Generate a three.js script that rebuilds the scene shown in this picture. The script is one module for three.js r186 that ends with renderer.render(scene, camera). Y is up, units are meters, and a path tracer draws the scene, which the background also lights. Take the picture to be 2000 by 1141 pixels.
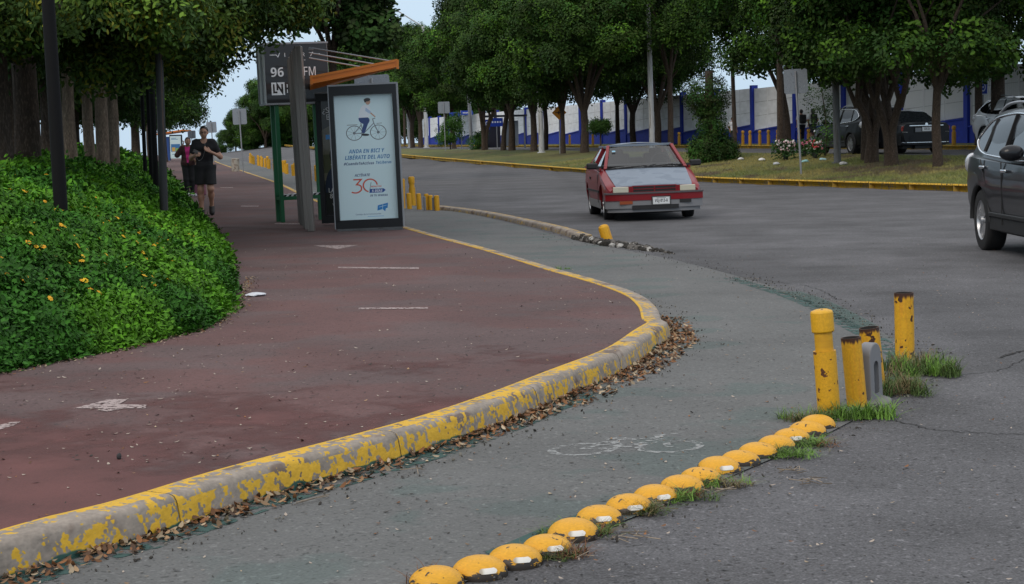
import * as THREE from 'three';
import { mergeGeometries, toCreasedNormals, mergeVertices } from 'three/addons/utils/BufferGeometryUtils.js';
import { RoundedBoxGeometry } from 'three/addons/geometries/RoundedBoxGeometry.js';
import { Brush, Evaluator, SUBTRACTION } from 'three-bvh-csg';

// ---------- camera, sky, sun, exposure ----------
const scene = new THREE.Scene();
const camera = new THREE.PerspectiveCamera(19.62, 1024 / 584, 0.3, 3000);
camera.position.set(0, 1.35, 0);
camera.rotation.set(-4.962 * Math.PI / 180, 0, -1.5 * Math.PI / 180, 'XYZ');
const renderer = new THREE.WebGLRenderer({ antialias: true });
renderer.toneMapping = THREE.LinearToneMapping;
renderer.toneMappingExposure = 0.7;
renderer.shadowMap.enabled = true;

const mulberry = (a) => () => { a = (a + 0x6d2b79f5) | 0; let t = Math.imul(a ^ (a >>> 15), 1 | a); t = (t + Math.imul(t ^ (t >>> 7), 61 | t)) ^ t; return ((t ^ (t >>> 14)) >>> 0) / 4294967296; };
const hash = (x, y, s) => { let h = Math.imul(x, 374761393) ^ Math.imul(y, 668265263) ^ Math.imul(s, 974711); h = Math.imul(h ^ (h >>> 13), 1274126177); return ((h ^ (h >>> 16)) >>> 0) / 4294967296; };
const mod = (a, n) => ((a % n) + n) % n, clamp = (v, a = 0, b = 1) => Math.min(b, Math.max(a, v)), mix = (a, b, t) => a + (b - a) * t;
const sstep = (a, b, v) => { const t = clamp((v - a) / (b - a)); return t * t * (3 - 2 * t); };
function vnoise(x, y, px, py, s) {
  const ix = Math.floor(x), iy = Math.floor(y), fx = x - ix, fy = y - iy, u = fx * fx * (3 - 2 * fx), v = fy * fy * (3 - 2 * fy);
  const h = (i, j) => hash(px ? mod(i, px) : i, py ? mod(j, py) : j, s);
  return mix(mix(h(ix, iy), h(ix + 1, iy), u), mix(h(ix, iy + 1), h(ix + 1, iy + 1), u), v);
}
function fbm(x, y, px, py, s, oct = 4) { let a = 0.5, t = 0, n = 0; for (let i = 0; i < oct; i++) { t += a * vnoise(x, y, px, py, s + i * 17); n += a; a *= 0.5; x *= 2; y *= 2; px *= 2; py *= 2; } return t / n; }

// overcast sky: pale blue at the horizon, brighter overhead, faint cloud mottling
{
  const W = 512, H = 256, data = new Float32Array(W * H * 4);
  for (let j = 0; j < H; j++) for (let i = 0; i < W; i++) {
    const el = ((j + 0.5) / H - 0.5) * Math.PI, s = Math.max(0, Math.sin(el)), o = (j * W + i) * 4;
    const m = 0.9 + 0.2 * fbm(i / W * 24, j / H * 24, 24, 0, 5, 4), L = (1 + 0.75 * s) * m;
    const w = sstep(0, 0.7, s); data[o] = mix(0.81, 0.99, w) * L; data[o + 1] = mix(1.03, 1.0, w) * L; data[o + 2] = mix(1.24, 1.03, w) * L; data[o + 3] = 1;
  }
  const sky = new THREE.DataTexture(data, W, H, THREE.RGBAFormat, THREE.FloatType);
  sky.mapping = THREE.EquirectangularReflectionMapping; sky.wrapS = THREE.RepeatWrapping; sky.magFilter = THREE.LinearFilter; sky.needsUpdate = true;
  scene.background = sky; scene.environment = sky;
}
const sun = new THREE.DirectionalLight(0xfff1e0, 1.5);
sun.position.set(-42, 58, 22); sun.target.position.set(0, 0, -40); sun.castShadow = true; sun.shadow.radius = 50;
Object.assign(sun.shadow.camera, { left: -120, right: 120, top: 120, bottom: -120, near: 1, far: 400 });
scene.add(sun, sun.target);

// ---------- helpers ----------
const V = (x, y, z) => new THREE.Vector3(x, y, z), R2D = Math.PI / 180;
const names = {};
const numbered = (n) => { const k = names[n] = (names[n] ?? -1) + 1; return k ? n + '_' + String(k).padStart(3, '0') : n; };
function shade(o) { o.traverse((c) => { if (c.isMesh) { c.castShadow = true; c.receiveShadow = true; } }); return o; }
function tag(o, label, category, group, kind) { if (label) o.userData.label = label; if (category) o.userData.category = category; if (group) o.userData.group = group; if (kind) o.userData.kind = kind; return o; }
function thing(name, label, category, x = 0, y = 0, z = 0, turn = 0, group) { const o = new THREE.Group(); o.name = numbered(name); o.position.set(x, y, z); o.rotation.y = turn; scene.add(o); return tag(o, label, category, group); }
function part(name, geo, mat, parent, label) { const m = new THREE.Mesh(Array.isArray(geo) ? merge(geo) : geo, mat); m.name = name; m.castShadow = m.receiveShadow = true; if (label) m.userData.label = label; parent.add(m); return m; }
function struct(name, geo, mat, label) { const m = part(numbered(name), geo, mat, scene); m.userData.kind = 'structure'; if (label) m.userData.label = label; return m; }
function solo(name, geo, mat, label, category, group) { const m = part(numbered(name), geo, mat, scene); return tag(m, label, category, group); }
function stuff(o, label, category) { o.userData.kind = 'stuff'; return tag(o, label, category); }
function merge(list) { const l = list.map((g) => { g = g.index ? g.toNonIndexed() : g; const c = new THREE.BufferGeometry(); c.setAttribute('position', g.attributes.position); if (!g.attributes.normal) g.computeVertexNormals(); c.setAttribute('normal', g.attributes.normal); c.setAttribute('uv', g.attributes.uv ?? new THREE.BufferAttribute(new Float32Array(g.attributes.position.count * 2), 2)); return c; }); return mergeGeometries(l); }
const ORD = ['first', 'second', 'third', 'fourth', 'fifth', 'sixth', 'seventh', 'eighth', 'ninth', 'tenth', 'eleventh', 'twelfth', 'thirteenth', 'fourteenth', 'fifteenth', 'sixteenth', 'seventeenth', 'eighteenth', 'nineteenth', 'twentieth', 'twenty-first', 'twenty-second', 'twenty-third', 'twenty-fourth', 'twenty-fifth', 'twenty-sixth', 'twenty-seventh', 'twenty-eighth', 'twenty-ninth', 'thirtieth', 'thirty-first', 'thirty-second', 'thirty-third', 'thirty-fourth', 'thirty-fifth', 'thirty-sixth', 'thirty-seventh', 'thirty-eighth', 'thirty-ninth', 'fortieth'];
for (const a of ['forty', 'fifty']) ORD.push(...ORD.slice(0, 9).map((w) => a + '-' + w), a === 'forty' ? 'fiftieth' : 'sixtieth');
const lin = (r, g, b) => new THREE.Color().setRGB(r, g, b);
const mat = (c, roughness = 0.8, o = {}) => new THREE.MeshStandardMaterial({ color: Array.isArray(c) ? lin(...c) : c, roughness, ...o });
const paint = (c, o = {}) => new THREE.MeshPhysicalMaterial({ color: Array.isArray(c) ? lin(...c) : c, roughness: 0.45, clearcoat: 0.8, clearcoatRoughness: 0.12, ...o });
const box = (w, h, d, x = 0, y = 0, z = 0, r = 0) => { const g = r ? new RoundedBoxGeometry(w, h, d, 2, r) : new THREE.BoxGeometry(w, h, d); return g.translate(x, y, z); };
const cyl = (r0, r1, h, x = 0, y = 0, z = 0, n = 20) => new THREE.CylinderGeometry(r1, r0, h, n).translate(x, y + h / 2, z);
function bar(p, q, w, h) { const a = V(...p), b = V(...q), g = new THREE.BoxGeometry(w, h, a.distanceTo(b)); const m = new THREE.Matrix4().lookAt(b, a, V(0, 1, 0)); m.setPosition(a.add(b).multiplyScalar(0.5)); return g.applyMatrix4(m); }
function rod(p, q, r0, r1 = r0, n = 10) { const a = V(...p), b = V(...q), L = a.distanceTo(b), g = new THREE.CylinderGeometry(r1, r0, L, n); g.applyQuaternion(new THREE.Quaternion().setFromUnitVectors(V(0, 1, 0), b.clone().sub(a).normalize())); return g.translate((a.x + b.x) / 2, (a.y + b.y) / 2, (a.z + b.z) / 2); }
// grid surface from f(u, v) -> [x, y, z]; uvf gives texture coordinates
function sheet(nu, nv, f, uvf, col) {
  const p = [], uv = [], idx = [], c = [];
  for (let j = 0; j <= nv; j++) for (let i = 0; i <= nu; i++) { const q = f(i / nu, j / nv); p.push(...q); uv.push(...(uvf ? uvf(i / nu, j / nv, q) : [q[0], q[2]])); if (col) c.push(...col(q)); }
  for (let j = 0; j < nv; j++) for (let i = 0; i < nu; i++) { const a = j * (nu + 1) + i, b = a + 1, d = a + nu + 1, e = d + 1; idx.push(a, b, e, a, e, d); }
  const g = new THREE.BufferGeometry(); g.setAttribute('position', new THREE.Float32BufferAttribute(p, 3)); g.setAttribute('uv', new THREE.Float32BufferAttribute(uv, 2)); if (col) g.setAttribute('color', new THREE.Float32BufferAttribute(c, 3));
  g.setIndex(idx); g.computeVertexNormals(); return g;
}
// texture from f(u, v) -> [r, g, b] (sRGB 0..1) or a number for data maps
function tex(w, h, f, srgb = true, rx = 1, ry = 1) {
  const d = new Uint8Array(w * h * 4);
  for (let j = 0; j < h; j++) for (let i = 0; i < w; i++) { const v = f(i / w, j / h, i, j), o = (j * w + i) * 4, a = Array.isArray(v); for (let k = 0; k < 3; k++) d[o + k] = clamp(a ? v[k] : v) * 255; d[o + 3] = a && v.length > 3 ? clamp(v[3]) * 255 : 255; }
  const t = new THREE.DataTexture(d, w, h); t.wrapS = t.wrapT = THREE.RepeatWrapping; t.magFilter = THREE.LinearFilter; t.minFilter = THREE.LinearMipmapLinearFilter; t.generateMipmaps = true; t.repeat.set(rx, ry); if (srgb) t.colorSpace = THREE.SRGBColorSpace; t.needsUpdate = true; return t;
}
function canvasTex(w, h, draw) { const c = document.createElement('canvas'); c.width = w; c.height = h; draw(c.getContext('2d'), w, h); const t = new THREE.CanvasTexture(c); t.colorSpace = THREE.SRGBColorSpace; t.magFilter = THREE.LinearFilter; return t; }
function curve3(pts, closed = false) { return new THREE.CatmullRomCurve3(pts.map((p) => V(p[0], 0, p[1])), closed, 'centripetal'); }
function limb(pts, radii, n = 8, vs = 1) {   // tapered tube
  const c = new THREE.CatmullRomCurve3(pts.map((p) => V(...p))), N = Math.max(3, (pts.length - 1) * 3), fr = c.computeFrenetFrames(N, false), L = c.getLength();
  return sheet(n, N, (u, v) => { const i = Math.round(v * N), P = c.getPoint(v), k = v * (radii.length - 1), a = Math.floor(Math.min(k, radii.length - 1.001)), r = mix(radii[a], radii[a + 1], k - a), t = u * Math.PI * 2; return [P.x + r * (Math.cos(t) * fr.normals[i].x + Math.sin(t) * fr.binormals[i].x), P.y + r * (Math.cos(t) * fr.normals[i].y + Math.sin(t) * fr.binormals[i].y), P.z + r * (Math.cos(t) * fr.normals[i].z + Math.sin(t) * fr.binormals[i].z)]; }, (u, v) => [u * 2, v * L * vs]);
}
function instanced(name, geo, m, list, parent) {   // list of {m: Matrix4, c: [r,g,b]}
  const o = new THREE.InstancedMesh(geo, m, list.length); o.name = name; o.castShadow = o.receiveShadow = true;
  const c = new THREE.Color(); list.forEach((q, i) => { o.setMatrixAt(i, q.m); if (q.c) o.setColorAt(i, c.setRGB(...q.c)); }); parent.add(o); return o;
}
const place = (x, y, z, q, s) => new THREE.Matrix4().compose(V(x, y, z), q, Array.isArray(s) ? V(...s) : V(s, s, s));
const euler = (x, y, z) => new THREE.Quaternion().setFromEuler(new THREE.Euler(x, y, z));

// ---------- the lie of the land (x to the right, d metres away from the bottom of the street) ----------
const KH = 0.12, soft = (v) => (v <= 0 ? 0 : v * v / (v + 12));
const laneX = (d) => -1.58 - 0.194 * (d - 36);
const kerbX = (d) => (d < 55 ? 6.2 + 0.29 * (55 - d) : 6.2 - 0.21 * (d - 55));
const wallX = (d) => 18.5 - 0.22 * (d - 68), grassX = (d) => wallX(d) - 9;
const riseL = (d) => 0.0066 * soft(d - 36), riseK = (d) => 0.0125 * soft(d - 50);
const roadY = (x, d) => mix(riseL(d), riseK(d), clamp((x - laneX(d)) / (kerbX(d) - laneX(d))));
const bankY = (d) => 0.7 + 0.0059 * (d - 50);
function groundY(x, d) {
  const K = kerbX(d), G = grassX(d);
  if (x < K) return roadY(x, d);
  if (x < G) return mix(riseK(d) + 0.13, bankY(d), (x - K) / (G - K));
  return x < G + 6.3 ? bankY(d) : bankY(d) + 0.12 + 0.12 * Math.min(1, (x - G - 6.3) / 2.7);
}

// ---------- ground materials ----------
const grit = (seed, lo, hi) => tex(1024, 1024, (u, v) => { const n = fbm(u * 200, v * 200, 200, 200, seed, 2), c = fbm(u * 24, v * 24, 24, 24, seed + 9, 3); return clamp(mix(lo, hi, 0.6 * n + 0.4 * c)); }, false);
const asphaltBump = grit(3, 0, 1);
function rep(t, r, ry = r) { const c = t.clone(); c.repeat.set(r, ry); c.needsUpdate = true; return c; }
function speckled(seed, base, spread, dark, light, big) {
  return tex(1024, 1024, (u, v, i, j) => {
    const c = fbm(u * 6, v * 6, 6, 6, seed, 5) - 0.5, f = hash(i >> 1, j >> 1, seed) - 0.5, g = vnoise(u * 256, v * 256, 256, 256, seed + 3), k = hash(i, j, seed + 8);
    let m = 1 + c * big + f * spread + (g > 0.8 ? light * (g - 0.8) * 5 : 0) - (g < 0.2 ? dark * (0.2 - g) * 5 : 0) + (k > 0.994 ? light : 0);
    return base.map((x, q) => x * m);
  });
}
const asphaltMap = speckled(11, [0.322, 0.32, 0.33], 0.34, 0.55, 0.5, 0.4);
const laneMap = tex(1024, 1024, (u, v, i, j) => {
  const c = fbm(u * 5, v * 5, 5, 5, 21, 5), p = sstep(0.52, 0.66, fbm(u * 9, v * 9, 9, 9, 27, 5)), f = hash(i >> 1, j >> 1, 21) - 0.5, g = vnoise(u * 256, v * 256, 256, 256, 24), m = 1 + (c - 0.5) * 0.22 + f * 0.15 + (g > 0.85 ? 0.18 : g < 0.14 ? -0.25 : 0);
  return [mix(0.365, 0.33, p) * m, mix(0.368, 0.358, p) * m, mix(0.366, 0.352, p) * m];
});
const pathMap = tex(1024, 1024, (u, v, i, j) => {
  const c = fbm(u * 5, v * 5, 5, 5, 31, 5), w = sstep(0.36, 0.6, fbm(u * 7, v * 7, 7, 7, 37, 6)), f = hash(i >> 1, j >> 1, 31) - 0.5, g = vnoise(u * 220, v * 220, 220, 220, 34), m = 1 + (c - 0.5) * 0.3 + f * 0.16 + (g < 0.12 ? -0.3 : g > 0.9 ? 0.12 : 0);
  return [mix(0.355, 0.34, w) * m, mix(0.252, 0.272, w) * m, mix(0.246, 0.27, w) * m];
});
const mAsphalt = mat(0xffffff, 0.93, { map: rep(asphaltMap, 1 / 3.1), bumpMap: rep(asphaltBump, 1 / 2), bumpScale: 0.006, vertexColors: true });
const mLane = mat(0xffffff, 0.9, { map: rep(laneMap, 1 / 3.7), bumpMap: rep(asphaltBump, 1 / 2.6), bumpScale: 0.004 });
const mPath = mat(0xffffff, 0.92, { map: rep(pathMap, 1 / 4.3), bumpMap: rep(asphaltBump, 1 / 2.4), bumpScale: 0.004 });
// patchy wear of the asphalt: oil stains and old repairs with outlines of their own
const roadWear = (q) => { const x = q[0], d = -q[2], n = fbm(x * 0.9 + 40, d * 0.35 + 9, 0, 0, 51, 5), s = sstep(0.56, 0.64, n), r = sstep(0.6, 0.63, fbm(x * 0.5 + 3, d * 0.22, 0, 0, 57, 4)); const k = 1.0 - 0.2 * s + 0.14 * r + 0.1 * (fbm(x * 3, d * 1.5, 0, 0, 58, 3) - 0.5); return [k, k, k]; };

// far ground to the horizon
struct('ground', sheet(8, 8, (u, v) => [mix(-900, 900, u), -0.45, mix(40, -1600, v)]), mat([0.06, 0.07, 0.035], 1));
// the carriageway, laid over the whole street
{
  const ds = []; for (let i = 0; i <= 190; i++) ds.push(1.5 * Math.pow(240 / 1.5, i / 190));
  const g = sheet(110, ds.length - 1, (u, v) => { const d = ds[Math.round(v * (ds.length - 1))], h = 3 + d * 0.45, c = d < 36 ? 1 : 1 - 0.2 * (d - 36), x = c + (u - 0.5) * 2 * (h + 6); return [x, roadY(x, d) - (x > kerbX(d) + 0.3 ? 0.25 : 0), -d]; }, (u, v, q) => [q[0], q[2]], roadWear);
  struct('road', g, mAsphalt);
}
// kerb of the red path: outer foot of the kerb, from the bottom left corner round the bend and away
const kerbPts = [[-2.014,-4.837], [-1.820,-5.056], [-1.655,-5.287], [-1.501,-5.577], [-1.313,-5.828], [-1.021,-6.402], [-0.663,-6.963], [-0.340,-7.500], [-0.017,-8.181], [0.334,-9.058], [0.689,-9.947], [0.940,-10.927], [1.083,-11.508], [1.068,-11.512], [1.103,-12.612], [1.069,-13.628], [0.865,-14.930], [0.488,-16.688], [0.150,-18.425], [-0.239,-20.346], [-0.742,-22.597], [-1.236,-24.880], [-2.355,-30.357], [-4.683,-41.572], [-7.915,-59.173], [-12.066,-79.724], [-20.3, -120], [-27.4, -156], [-37.6, -208]];
const kerbCurve = curve3(kerbPts), kerbLen = kerbCurve.getLength(), kerbN = 900, kerbLine = kerbCurve.getSpacedPoints(kerbN);
const leftOf = (line, i) => { const a = line[Math.max(0, i - 1)], b = line[Math.min(line.length - 1, i + 1)], t = b.clone().sub(a).normalize(); return V(t.z, 0, -t.x); };   // towards the inner side
const inset = (w) => kerbLine.map((p, i) => p.clone().addScaledVector(leftOf(kerbLine, i), w));
// bike lane between that kerb and the domes, bollards and the low kerb beyond
const laneEdge = [[-0.386,-4.873], [-0.243,-5.077], [-0.013,-5.304], [0.283,-5.786], [0.622,-6.299], [0.907,-6.761], [1.287,-7.376], [1.663,-8.063], [2.257,-9.400], [2.498,-10.404], [2.527,-11.875], [2.524,-13.836], [2.320,-15.881], [1.898,-18.849], [1.499,-20.840], [0.938,-23.330], [0.116,-28.599], [-1.247,-35.531], [-1.535,-36.006]];
const laneLine = curve3(laneEdge).getSpacedPoints(160);
{
  const s = new THREE.Shape(); laneLine.forEach((p, i) => (i ? s.lineTo(p.x, -p.z) : s.moveTo(p.x, -p.z)));
  for (let i = kerbN; i >= 0; i--) { const p = kerbLine[i]; if (-p.z < 36) s.lineTo(p.x - 0.05, -p.z); }
  const near = new THREE.ShapeGeometry(s).rotateX(-Math.PI / 2).translate(0, 0.006, 0), a = near.attributes;
  for (let i = 0; i < a.position.count; i++) a.uv.setXY(i, a.position.getX(i), a.position.getZ(i));
  struct('bike_lane', near, mLane);
  const kx = (d) => { let b = kerbLine[0]; for (const p of kerbLine) if (Math.abs(-p.z - d) < Math.abs(-b.z - d)) b = p; return b.x; };
  struct('bike_lane', sheet(2, 60, (u, v) => { const d = mix(35.9, 200, v * v), x = mix(kx(d), laneX(d), u); return [x, roadY(x, d) + 0.009, -d]; }), mLane);
}
// red path
{
  const inner = inset(0.16), s = new THREE.Shape(); let first = true; inner.forEach((p) => { if (-p.z < 36) { first ? s.moveTo(p.x, -p.z) : s.lineTo(p.x, -p.z); first = false; } });
  const last = inner.filter((p) => -p.z < 36).pop(); s.lineTo(last.x - 9, 36); s.lineTo(-12, 36); s.lineTo(-12, 3.2);
  const near = new THREE.ShapeGeometry(s).rotateX(-Math.PI / 2).translate(0, KH, 0), a = near.attributes;
  for (let i = 0; i < a.position.count; i++) a.uv.setXY(i, a.position.getX(i), a.position.getZ(i));
  struct('path', near, mPath);
  const kx = (d) => { let b = inner[0]; for (const p of inner) if (Math.abs(-p.z - d) < Math.abs(-b.z - d)) b = p; return b.x; };
  struct('path', sheet(6, 70, (u, v) => { const d = mix(35.95, 205, v * v), x = mix(kx(d) - 10, kx(d), u); return [x, riseL(d) + KH + 0.001, -d]; }), mPath);
}
// park ground behind the hedge
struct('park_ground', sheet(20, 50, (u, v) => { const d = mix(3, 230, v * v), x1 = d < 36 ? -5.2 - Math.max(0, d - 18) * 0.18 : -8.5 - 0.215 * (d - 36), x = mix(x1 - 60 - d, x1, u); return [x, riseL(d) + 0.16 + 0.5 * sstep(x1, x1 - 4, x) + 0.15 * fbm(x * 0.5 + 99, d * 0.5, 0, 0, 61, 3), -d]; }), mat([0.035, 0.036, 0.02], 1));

// painted kerbs: flaking yellow over concrete
function kerbPaint(seed, cover, teal) {
  return tex(2048, 256, (u, v) => {                    // u along 6 m of kerb, v up the profile (0 .. 0.33 m)
    const y = v * 0.33, big = fbm(u * 26, v * 2, 26, 2, seed, 3), flake = fbm(u * 210, v * 9, 210, 9, seed + 5, 4), fine = fbm(u * 420, v * 24, 420, 24, seed + 7, 2);
    let k = sstep(-0.012, 0.012, flake * 0.75 + fine * 0.35 + big * 0.5 - cover - (y > 0.1 && y < 0.16 ? 0.14 : 0) + (y > 0.235 ? 0.2 : 0));
    const con = 0.56 + 0.16 * (fbm(u * 60, v * 5, 60, 5, seed + 2, 4) - 0.5) + 0.1 * (fine - 0.5), stain = sstep(0.6, 0.75, fbm(u * 40, v * 3, 40, 3, seed + 3, 4));
    let c = [mix(con, 0.36, stain * 0.6), mix(con * 0.93, 0.29, stain * 0.6), mix(con * 0.86, 0.25, stain * 0.6)];
    const ye = 1 - 0.12 * fine; c = [mix(c[0], 0.87 * ye, k), mix(c[1], 0.69 * ye, k), mix(c[2], 0.2 * ye, k)];
    const t = teal * sstep(0.0, 0.008, 0.006 + 0.036 * fbm(u * 50, 0.5, 50, 0, seed + 11, 4) * big * 2 - y); c = [mix(c[0], 0.17, t), mix(c[1], 0.32, t), mix(c[2], 0.29, t)];
    const dirt = y > 0.27 ? sstep(0.55, 0.62, fbm(u * 200, v * 16, 200, 16, seed + 13, 3)) * 0.75 : 0; return [mix(c[0], 0.2, dirt), mix(c[1], 0.16, dirt), mix(c[2], 0.11, dirt)];
  }, true);
}
const kerbProfile = [[0, -0.03], [0.0, 0.0], [0.012, 0.07], [0.019, 0.1], [0.031, 0.118], [0.052, 0.1255], [0.158, 0.127], [0.166, 0.1]];
const profV = kerbProfile.map((p, i, a) => { let L = 0; for (let k = 2; k <= i; k++) L += Math.hypot(a[k][0] - a[k - 1][0], a[k][1] - a[k - 1][1]); return L / 0.33; });
const kerbBump = tex(1024, 256, (u, v) => fbm(u * 300, v * 18, 300, 18, 71, 3), false);
// one block of kerb along line[i0..i1]; inward(i) is the unit normal, y0(i) the foot
function kerbBlock(line, i0, i1, step, prof, y0, sc, offset) {
  const n = Math.max(2, Math.round((i1 - i0) / step)), m = prof.length - 1, gap = 0.035;
  const P = (t, k, o) => { const f = mix(i0, i1, t), a = Math.floor(Math.min(f, line.length - 1.001)), p = line[a].clone().lerp(line[a + 1], f - a), q = leftOf(line, Math.round(f)), e = prof[k]; return [p.x + q.x * e[0] * sc[0], y0(p) + e[1] * sc[1], p.z + q.z * e[0] * sc[0]]; };
  const seg = line[1].distanceTo(line[0]), du = gap * 0.12 / Math.max(0.3, (i1 - i0) * seg);
  const body = sheet(n, m, (u, v) => P(mix(du, 1 - du, u), Math.round(v * m)), (u, v) => [(offset + mix(i0, i1, u) * seg) / 6, profV[Math.round(v * m)] * (sc[1] / 1)]);
  const cap = (t, flip) => { const p = [], uv = [], idx = []; for (let k = 0; k <= m; k++) { p.push(...P(t, k)); uv.push((offset + i0 * seg) / 6, profV[k]); } const b = P(t, m); p.push(b[0], b[1] - 0.15, b[2]); uv.push(0, 0); for (let k = 0; k < m; k++) flip ? idx.push(k, m + 1, k + 1) : idx.push(k, k + 1, m + 1); const g = new THREE.BufferGeometry(); g.setAttribute('position', new THREE.Float32BufferAttribute(p, 3)); g.setAttribute('uv', new THREE.Float32BufferAttribute(uv, 2)); g.setIndex(idx); g.computeVertexNormals(); return g; };
  return merge([body, cap(du, false), cap(1 - du, true)]);
}
const kerbMat = (seed, cover, teal) => mat(0xffffff, 0.85, { map: kerbPaint(seed, cover, teal), bumpMap: kerbBump, bumpScale: 0.003 });
const mKerbs = [kerbMat(81, 0.79, 1), kerbMat(83, 0.86, 1)], mKerbFar = kerbMat(85, 0.8, 0.3), mKerbMedian = kerbMat(87, 0.64, 0), mKerbPale = kerbMat(89, 0.95, 0);
{
  const g = new THREE.Group(); g.name = numbered('kerb'); g.userData.kind = 'structure'; g.userData.label = 'concrete kerb with flaking yellow paint around the red path'; scene.add(g);
  const seg = kerbLen / kerbN; let i = 0, k = 0; const rnd = mulberry(4);
  while (i < kerbN - 1) { const d = -kerbLine[Math.round(i)].z, L = d < 14 ? 1.15 + 0.3 * rnd() : d < 36 ? 1.8 : 9, j = Math.min(kerbN, i + L / seg); part('kerb_block', kerbBlock(kerbLine, i, j, d < 14 ? 0.5 : 2, kerbProfile, (p) => roadY(p.x, -p.z) + (rnd() - 0.5) * 0 , [1, 1], k * 0.37), d < 30 ? mKerbs[d < 9.3 ? 0 : 1] : mKerbFar, g); i = j; k++; }
}
// low kerb between the bike lane and the road, ending in rubble
{
  const g = new THREE.Group(); g.name = numbered('kerb'); g.userData.kind = 'structure'; g.userData.label = 'low worn yellow kerb ending in rubble beside the road'; scene.add(g);
  const line = curve3([[0.964,-23.443], [0.688,-25.789], [0.119,-29.161], [-0.557,-32.771], [-1.247,-35.531], [-1.687,-36.966]].reverse()).getSpacedPoints(80);
  for (let i = 0; i < 80; i += 8) part('kerb_block', kerbBlock(line, i, i + 8, 2, kerbProfile, () => -0.045, [1.05, 1], i * 0.11), mKerbPale, g);
}
// grass bank of the median, its yellow kerb, the far carriageway and the pavement below the wall
const mGrass = mat(0xffffff, 1, { vertexColors: true, map: tex(512, 512, (u, v, i, j) => { const n = fbm(u * 40, v * 40, 40, 40, 91, 3), k = hash(i, j, 92); return [0.72 + 0.4 * (n - 0.5) + 0.2 * (k - 0.5), 0.74 + 0.4 * (n - 0.5) + 0.2 * (k - 0.5), 0.6 + 0.4 * (n - 0.5)]; }, true, 1 / 2) });
const grassTone = (x, d) => { const n = sstep(0.35, 0.65, fbm(x * 0.35 + 7, d * 0.3, 0, 0, 95, 5)), b = sstep(0.62, 0.7, fbm(x * 0.8, d * 0.7 + 31, 0, 0, 97, 4)); const c = [mix(0.26, 0.16, n), mix(0.23, 0.185, n), mix(0.085, 0.055, n)]; return [mix(c[0], 0.13, b), mix(c[1], 0.1, b), mix(c[2], 0.065, b)]; };
{
  const D = (v) => mix(26, 232, v * v), bump = (x, d) => 0.05 * (fbm(x * 0.9, d * 0.9, 0, 0, 93, 3) - 0.5);
  struct('median_grass', sheet(40, 260, (u, v) => { const d = D(v), x = mix(kerbX(d) + 0.16, grassX(d), u); return [x, groundY(kerbX(d) + 0.001 + u * (grassX(d) - kerbX(d) - 0.002), d) + bump(x, d) * Math.sin(Math.PI * u), -d]; }, null, (q) => grassTone(q[0], -q[2])), mGrass);
  struct('road', sheet(4, 90, (u, v) => { const d = D(v), x = mix(grassX(d) - 0.05, grassX(d) + 6.35, u); return [x, bankY(d) - 0.02, -d]; }, null, roadWear), mAsphalt, 'far carriageway beyond the grass median');
  struct('verge', sheet(6, 90, (u, v) => { const d = D(v), x = mix(grassX(d) + 6.5, wallX(d) + 40, u); return [x, bankY(d) + 0.12 + 0.12 * clamp(u * 42.5 / 2.7), -d]; }, null, (q) => grassTone(q[0] + 50, -q[2])), mGrass);
  const line = []; for (let i = 0; i <= 200; i++) { const d = mix(28, 225, i / 200); line.push(V(kerbX(d), 0, -d)); }
  line.reverse();
  const g = new THREE.Group(); g.name = numbered('kerb'); g.userData.kind = 'structure'; g.userData.label = 'yellow kerb along the grass median'; scene.add(g);
  for (let i = 0; i < 200;) { const d = -line[i].z, j = Math.min(200, i + (d < 70 ? 2 : 8)); const L2 = line.map((p) => p); part('kerb_block', kerbBlock([...L2], i, j, 1, kerbProfile.map(([a, b]) => [a, b * 1.25]), (p) => roadY(p.x - 0.01, -p.z), [-1, 1].map((s, q) => (q ? 1.1 : -1)), i), mKerbMedian, g); i = j; }
  const line2 = []; for (let i = 0; i <= 100; i++) { const d = mix(40, 200, i / 100); line2.push(V(grassX(d) + 6.33, 0, -d)); }
  const g2 = new THREE.Group(); g2.name = numbered('kerb'); g2.userData.kind = 'structure'; g2.userData.label = 'yellow kerb below the blue and white wall'; scene.add(g2);
  line2.reverse(); for (let i = 0; i < 100; i += 4) part('kerb_block', kerbBlock(line2, i, i + 4, 1, kerbProfile, (p) => bankY(-p.z), [-1, 1.1], i), mKerbMedian, g2);
}
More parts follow.
